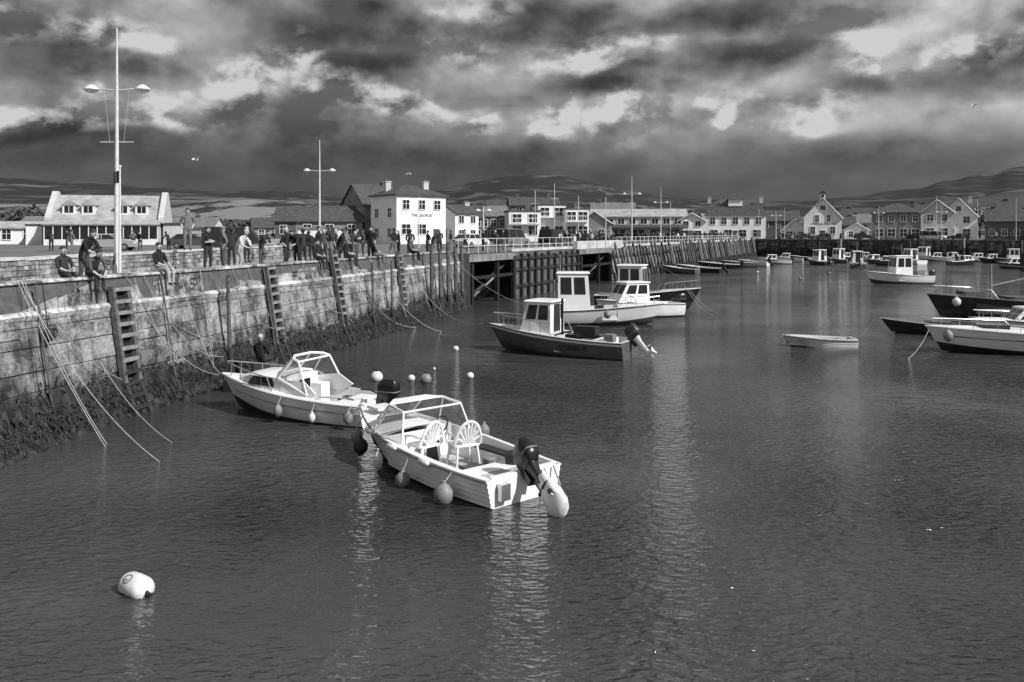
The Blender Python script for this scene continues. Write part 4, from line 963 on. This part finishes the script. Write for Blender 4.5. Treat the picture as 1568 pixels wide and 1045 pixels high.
def boatB():
    b=Boat('cabin_cruiser',(-6.05,23.9),156,5.4,2.0,.62,1.0,GEL,.50,.15,rubm=GEL,rake=.6)
    c=b.g.part('cuddy',GEL,35)
    rings=[]
    for x,w,z in((-.1,.84,1.16),(.6,.8,1.2),(1.2,.66,1.17),(1.75,.4,1.02),(2.1,.18,.93)):
        zb=.72 ; rings.append([(x,-w,zb),(x-.04,-w*.9,z-.05),(x-.06,-w*.5,z+.03),(x-.06,w*.5,z+.03),(x-.04,w*.9,z-.05),(x,w,zb)])
    c.loft(rings)
    w=b.g.part('windows',GLASS)
    for sd in(1,-1):
        w.loft([[(x,sd*(ww+e),z) for x,ww,z in((.15,.805,.88),(1.15,.69,.9),(.98,.66,1.12),(.22,.765,1.12))] for e in(.008,.022)])
    f=b.g.part('windscreen_frame',GEL,40); g=b.g.part('windscreen',CLEAR)
    lo=[(-1.0,-.86,.75),(.0,-.8,1.14),(.25,-.4,1.22),(.25,.4,1.22),(.0,.8,1.14),(-1.0,.86,.75)]
    up=[(-.6,-.7,1.6),(-.4,-.66,1.66),(-.2,-.36,1.7),(-.2,.36,1.7),(-.4,.66,1.66),(-.6,.7,1.6)]
    for i in range(5): g.poly([lo[i],lo[i+1],up[i+1],up[i]])
    for i in range(6): f.tube([lo[i],up[i]],.03,6)
    f.tube(up,.04,6); f.tube(lo,.03,6); f.tube([up[0],up[5]],.03,6)
    for sd in(1,-1): f.loft([[(-1.0,sd*e,.62),(-.1,sd*(e-.03),.62),(-.1,sd*(e-.05),1.0),(-.5,sd*(e-.09),1.05),(-.85,sd*(e-.06),1.1),(-1.3,sd*(e+.01),.8)] for e in(.87,.83)])
    d=b.g.part('fittings',GEL,35); d.box((-.35,.4,.6),(.5,.5,.9)); d.box((-.35,-.5,.5),(.5,.4,.7)); d.box((-1.9,0,.35),(.5,1.5,.45)); d.mat(BLACK); d.box((-.6,.42,.85),(.06,.4,.5)); d.box((-.1,0,.75),(.04,.5,.7)); d.box((-1.5,-.3,.4),(.4,.4,.3))
    d.mat(ROPE); d.tube([(-1.4,.9,.75),(-1.9,.5,.7),(-2.4,.7,.72)],.03,5)
    b.rail(.62,.97,.36,4); b.outboard(0,BLACK,BLACK,1.1)
    b.fender(.5,1,.12,FENG,1.3,.4); b.fender(.28,1,.09,FEN,1.3,.42); b.fender(.05,1,.13,FENG,1.2,.3)
    s=b.g.part('strake',FENG,40)
    for sd in(1,-1): s.tube([(b.xx(t,.6),sd*(b.hb(t)*(.95*(1-t**3)+.66*t**3)+.012),-.1+(b.sh(t)+.12)*.62) for t in [i/14 for i in range(14)]],.018,5)
    b.done()
boatB()
def boatC():
    b=Boat('angling_boat',(1.9,36.0),152,6.6,2.3,.72,1.12,GREYH,.52,.2,deckm=GELD,rubm=DARKH,rake=.7,stripe=GEL)
    b.cabin(0,1.4,1.5,.85,2.2,GEL,.3)
    b.rail(.55,.97,.5,5); b.outboard(42,DARKH,FEN,1.1)
    d=b.g.part('fittings',BLACK,35); d.box((-.9,.3,.55),(.5,.6,.7)); d.mat(GEL); d.box((-2.2,0,.5),(.6,1.5,.5)); d.mat(BLACK); d.lathe((-1.7,-.5,.4),[(.2,0),(.22,.4)],10); d.mat(STEEL); d.tube([(.1,0,2.3),(.1,0,3.1)],.02,5); d.mat(BLACK); d.tube([(-.6,.75,.9),(-.6,.75,2.4)],.05,6); d.tube([(2.0,0,1.1),(2.0,0,1.5)],.03,5)
    d.mat(RUB); d.box((-1.1,-.6,.9),(1.0,.5,.5)); d.mat(FENG); d.box((-2.6,.5,.85),(.4,.4,.3))
    text(b.g.e,'CORAL B',(-1.2,1.14,.33),(radians(92),0,radians(180)),.3,BLACK)
    b.done()
boatC()
def misc_boats():
    b=Boat('fishing_boat',(4.9,47.6),-4,7.2,2.5,.78,1.2,GEL,.72,.3,rubm=DARKH,rake=.7); b.cabin(-2.3,-.5,1.7,.75,2.85,GEL,.15); b.rail(.72,.97,.4,4)
    d=b.g.part('gear',STEEL,35); d.tube([(-2.2,0,2.9),(-2.2,0,3.9)],.03,6); d.tube([(-2.2,-.7,3.2),(-2.2,.7,3.2)],.02,5); d.mat(FENG); d.box((1.2,0,.7),(.8,1,.7)); d.mat(DARKH); d.lathe((0,.5,.4),[(.25,0),(.28,.6)],10); b.fender(.6,-1,.2,FENG,1.0,.3); b.done()
    b=Boat('motor_boat',(7.6,51.5),-160,5.6,2.2,.8,1.15,GEL,.5,.3,rubm=DARKH); b.cabin(-.4,1.7,1.7,.95,2.1,GEL,.7,tw=.8); b.rail(.65,.97); b.outboard(0); b.done()
    b=Boat('fishing_boat',(9.2,57.2),-22,7.0,2.5,.9,1.5,DARKH,.7,.35,rubm=GEL,rake=.8,deckm=GELD); b.cabin(-1.9,-.2,1.7,.8,2.9,GEL,.1); b.rail(.7,.97,.5)
    d=b.g.part('gear',STEEL,35); d.tube([(-1.6,0,2.9),(-1.6,0,4.2)],.035,6); d.mat(ROPED); d.tube([(-1.6,0,4.1),(3,0,1.7)],.015,4); d.mat(FENG); d.box((1,0,.9),(1,1,.5)); b.done()
    def dinghy(loc,head,L=3.2,hm=GELD,B=1.35):
        b=Boat('rowing_boat',loc,head,L,B,.36,.52,hm,.98,.06,rubm=WOODL,rake=.3,deckm=hm,clinker=True); d=b.g.part('thwarts',WOODL)
        for x in(-.34*L,-.02*L,.25*L): d.box((x,0,.3),(.24,B*.82 if x<.2*L else B*.6,.03))
        d.tube([(-.3*L,.2,.34),(.3*L,.3,.36)],.02,6); d.tube([(-.3*L,-.25,.34),(.3*L,-.25,.36)],.02,6); return b
    dinghy((13.75,38.2),176).done()
    b=dinghy((-8.3,28.6),76,3.2,DARKH,1.4); d=b.g.part('fish_box',GREYH); d.box((0,0,.42),(.5,.6,.62)); b.done()
    person(-8.45,28.5,.75,76,'seat',0,1,HAIRG,True,name='man',sc=1.05)
    b=Boat('fishing_boat',(22.0,36.0),174,8.6,2.7,.82,1.15,GEL,.55,.25,rubm=GELD,rake=.7,stripe=GEL,low=DARKH); b.rail(.6,.97,.3)
    b.cabin(-1.6,.2,1.5,.85,1.3,GELD,.4)
    d=b.g.part('gear',DARKH,35); d.box((1.6,0,1.1),(1.0,1.2,.25)); d.mat(WOODL); d.tube([(-3,.5,1.0),(2.4,.4,1.25)],.04,6); d.mat(FENG); d.box((-2.5,0,.7),(1,1.2,.7))
    for t,r,m in((.93,.2,FENG),(.62,.12,FEN),(.4,.12,FEN),(.25,.1,GELD)): b.fender(t,1,r,m,1.1,.35)
    s=b.g.part('boot_stripe',DARKH,40)
    for sd in(1,-1): s.tube([(b.xx(t,.6),sd*(b.hb(t)*(.955*(1-t**3)+.68*t**3)+.012),-.1+(b.sh(t)+.12)*.66) for t in [i/14 for i in range(14)]],.03,5)
    b.done()
    b=Boat('motor_boat',(25.2,40.5),172,6.5,2.2,.8,1.05,GEL,.55,.25,rubm=DARKH); b.cabin(-.6,1.6,1.5,.85,1.5,GEL,.7,tw=.8); b.rail(.6,.97,.35); b.done()
    b=Boat('fishing_boat',(21.6,42.8),160,5.6,2.0,.45,.75,DARKH,.7,.15,rubm=GELD,rake=.5,deckm=GREYH); d=b.g.part('gear',GREYH,35); d.box((0,0,.45),(.9,.9,.4)); d.mat(RUB); d.lathe((-1.2,.2,.2),[(.3,0),(.3,.35)],10); b.done()
    b=Boat('trawler',(29.8,51.0),176,9.5,3.0,1.0,1.45,DARKH,.8,.3,rubm=GREYH,rake=.8,deckm=GREYH); b.cabin(-3.8,-1.8,1.9,1.0,2.9,GELD,.2); b.rail(.7,.97,.5,5)
    d=b.g.part('gear',WOODL,35); d.tube([(1.0,0,1.0),(1.0,0,3.2)],.07,8); d.tube([(1.0,0,1.9),(-3.2,.2,2.9)],.06,8); d.mat(ROPED); d.tube([(1,0,3.2),(4.4,0,1.5)],.018,4); d.tube([(1,0,3.2),(-3.2,.2,2.9)],.018,4); d.mat(GREYH); d.box((2.2,0,1.35),(1.1,1.3,.5)); d.box((-.6,0,1.0),(1.6,1.8,.6))
    d.mat(RUB); d.lathe((.3,.8,1.0),[(.3,0),(.3,.3)],12); b.fender(.88,1,.24,FEN,1.0,.35); b.fender(.3,1,.2,FEN,1.0,.3); b.fender(.15,1,.2,RUB,1.0,.3)
    b.done()
    b=Boat('fishing_boat',(39,86),184,6.8,2.5,.75,1.25,GEL,.62,.3,rubm=DARKH,rake=.7); b.cabin(-1.2,.6,1.7,.8,2.75,GEL,.2); b.rail(.6,.97,.45); d=b.g.part('gear',STEEL,35); d.tube([(-.5,0,2.8),(-.5,0,4.0)],.03,6); d.mat(FENG); d.box((-2.2,0,.9),(.8,1.2,.8)); b.outboard(0); b.done()
    spec=[(1070,417,150,6.5,DARKH,0),(1100,411,160,6,DARKH,0),(1130,409,170,5.5,GREYH,0),(1152,407,150,5,GEL,0),(1185,404,170,5.5,GEL,.5),(1207,401,160,5,GEL,.5),(1253,406,100,5.6,DARKH,1),(1282,403,120,5,GREYH,1),(1312,410,70,6.2,GREYH,1),(1340,404,95,5.2,DARKH,.5),(1362,407,150,5,GREYH,.5),(1392,404,110,6.4,GEL,1),(1412,398,130,6,GEL,1),(1438,400,170,5,GEL,.5),(1456,399,20,5,DARKH,.5),(1500,401,170,5.5,GEL,.5),(1522,403,170,5,DARKH,.5),(1548,404,160,5.5,GREYH,1),(1225,399,160,4.5,DARKH,0),(1040,419,140,5,GREYH,0),(1328,399,160,5,GEL,.5),(1475,406,15,5.2,DARKH,.5),(1298,400,170,5,DARKH,.5),(1560,412,165,6,GREYH,.5)]
    for px,py,hd,L,hm,cb in spec:
        Y=1300*H/(py-357); X=(px-784)/1300*Y
        b=Boat('moored_boat',(X,Y),hd+U(-8,8),L,L*.36,.6,1.0,hm,.6,.2,rubm=GEL if hm is DARKH else DARKH,deckm=GELD)
        if cb==1: b.cabin(-L*.2,L*.1,1.5,.7,2.4,GEL,.2); d=b.g.part('gear',STEEL,35); d.tube([(-.3,0,2.4),(-.3,0,3.8)],.03,5)
        elif cb: b.cabin(-L*.05,L*.28,1.5,.75,1.45,GEL,.6,tw=.8)
        else:
            d=b.g.part('thwarts',WOODL)
            for q in(-.3,0,.2): d.box((q*L,0,.4),(.25,L*.28,.04))
        if R()<.6: b.outboard(random.choice((0,35)))
        b.done()
misc_boats()

# ------------------------------------------------------------ buoys
def buoy(x,y,r,m=FEN,z=.5):
    b=MB().mat(m); zc=r*z; b.ball((x,y,zc),r,20,(1,1,.96)); b.mat(BLACK); b.lathe((x,y,zc+r*.93),[(r*.2,0),(r*.2,r*.15),(r*.08,r*.2)],10)
    b.tube([(x+r*.14*cos(a*pi/4),y,zc+r*1.15+r*.14*sin(a*pi/4)) for a in range(9)],r*.04,5); b.make('mooring_buoy',50)
for px,py,r,m in((577,583,.21,FEN),(630,583,.13,FEN),(652,586,.2,FENG),(720,579,.13,FEN),(698,537,.13,FEN),(665,566,.05,FEN),(850,462,.15,FENG),(1225,428,.15,FENG),(1160,418,.15,FEN),(1270,420,.18,FENG)):
    Y=1300*H/(py-357); buoy((px-784)/1300*Y,Y,r,m,.6)
def numbered_buoy():
    g=G('numbered_buoy',(-5.33,12.05,.08),radians(-35)); b=g.part('float',FEN,50)
    b.lathe((0,0,0),[(.03,-.255),(.1,-.25),(.15,-.22),(.175,-.15),(.18,0),(.175,.15),(.15,.22),(.1,.25),(.03,.255)],24,'X')
    k=g.part('eye',RUB,40); k.tube([(.25,0,-.02),(.31,0,-.04)],.03,8); k.tube([(.3+.03*cos(a*pi/4),0,-.04+.03*sin(a*pi/4)) for a in range(9)],.01,5)
    pts=[]
    for i in range(25):
        a=2*pi*i/24; xx=-.04+.07*cos(a); th=radians(38)+.36*sin(a); pts.append((xx,-.179*sin(th),.179*cos(th)))
    n=g.part('painted_number',BLACK,40); n.tube(pts,.007,5)
    n.tube([(-.04+.03*cos(2*pi*i/16),-.18*sin(radians(38)+.16*sin(2*pi*i/16)),.18*cos(radians(38)+.16*sin(2*pi*i/16))) for i in range(9)],.005,5)
    w=g.part('weed_fringe',WEED)
    for i in range(120):
        a=U(0,2*pi); x=.25*cos(a); y=.18*sin(a); w.poly([(x,y,-.05),(x+.02,y+.01,-.04),(x*1.12+U(-.02,.02),y*1.15,-.1)])
    g.done()
numbered_buoy()

# ------------------------------------------------------------ ropes
def rope(a,c,sag,r=.014,m=ROPE,n=16):
    a=Vector(a);c=Vector(c); b=MB().mat(m); b.tube([a.lerp(c,i/n)-Vector((0,0,sag*4*(i/n)*(1-i/n))) for i in range(n+1)],r*.6,5); b.make('mooring_rope',60)
def W(Y,z=3.92,o=.05): return wp(Y/.975,o,z)
rope(W(20.8),(-9.7,20.3,-.05),.15,.018); rope(W(21.0),(-9.75,20.5,-.05),.25,.016)
rope(W(20.9),(-7.8,18.9,-.03),.5,.016); rope(W(21.2,3.7),W(23.4,1.1,.5),.35,.014); rope(W(22.2,3.3),W(22.0,.8,.4),.0,.014,ROPED)
rope(W(24.9,3.3),(-8.5,24.6,.98),.5,.016); rope(W(27.2),(-8.5,24.7,1.0),.45,.014); rope(W(24.6,3.9),W(29,1.4,.2),.5,.012); rope(W(25.4,3.9),W(28.4,1.0,.4),.7,.016); rope(W(25.0,3.8),W(26.2,1.2,.3),.25,.014)
rope(W(28.3),W(28.1,.6,.2),0,.02); rope(W(29.5,3.3),W(30.8,.8,.3),.25,.016); rope(W(23.2,1.6),(-8.2,20.6,-.02),.25,.016)
rope(W(31.2),W(33,1.0,.3),.4,.016); rope(W(34.5),W(36.6,1.2,.2),.3,.016); rope(W(39.5),(-5.2,46,.0),.9,.022); rope(W(42.5),(-3.6,44,-.02),.8,.024); rope(W(36.8,3.9),W(39.2,1.0,.2),.35,.018)
rope(W(30.2),W(32.2,1.5,.3),.6,.014); rope(W(35.4),W(38.6,1.5,.3),.7,.016); rope(W(40.6),W(43.5,1.2,.3),.6,.018)
rope(W(47),(-1.3,37.5,1.1),1.1,.022); rope(W(52,3.8),W(54,1,.3),.3,.02); rope((-1.1,37.4,1.0),(-4.4,44,-.03),.3,.018); rope(W(56,3.6),(1.4,47.8,.9),.6,.024)
rope((11.4,56.0,1.6),(12.4,50.5,-.03),.4,.024); rope((11.6,56.0,1.5),(13.2,54,-.03),.3,.024)
rope((17.9,36.4,1.0),(15.6,34,-.03),.3,.018); rope((18.8,43.9,.8),(16.6,41,-.03),.2,.016,ROPED); rope((22.4,32.0,-.02),(24.8,36,1.0),.3,.018)
for k in(45,49,51,53.5,55.5): rope(W(k),W(k+.8,.5,.3),.1,.022)
rope((-3.9,20.6,.85),(-4.0,22.6,.7),.12,.016)
# ------------------------------------------------------------ gulls
def gull(x,y,z,rz,s=1):
    b=MB().mat(FEN); b.M=Matrix.Translation((x,y,z))@Matrix.Rotation(radians(rz),4,'Z')@Matrix.Scale(s,4)
    b.lathe((0,0,0),[(.01,-.28),(.06,-.15),(.075,0),(.06,.12),(.04,.18),(.045,.22),(.01,.3)],8,'X')
    for sd in(1,-1):
        b.mat(FEN); b.loft([[(.1,sd*.04,.03),(-.1,sd*.04,.02),(-.1,sd*.04,.0),(.1,sd*.04,.0)],[(.14,sd*.3,.16),(-.06,sd*.3,.14),(-.06,sd*.3,.13),(.14,sd*.3,.14)],[(.02,sd*.62,.1),(-.08,sd*.62,.1),(-.08,sd*.62,.09),(.02,sd*.62,.09)]]); b.mat(BLACK); b.loft([[(.02,sd*.62,.1),(-.08,sd*.62,.1),(-.08,sd*.62,.09)],[(-.06,sd*.75,.06),(-.09,sd*.75,.06),(-.09,sd*.75,.055)]])
    b.mat(FEN); b.poly([(-.25,-.02,0),(-.25,.02,0),(-.4,.07,0),(-.4,-.07,0)]); b.make('seagull',50)
gull(-16.8,45,5.1+112/1300*45,50,.7); gull(-7.3,60,5.1+90/1300*60,10,.7); gull(32.6,60,5.1+194/1300*60,20,.7)
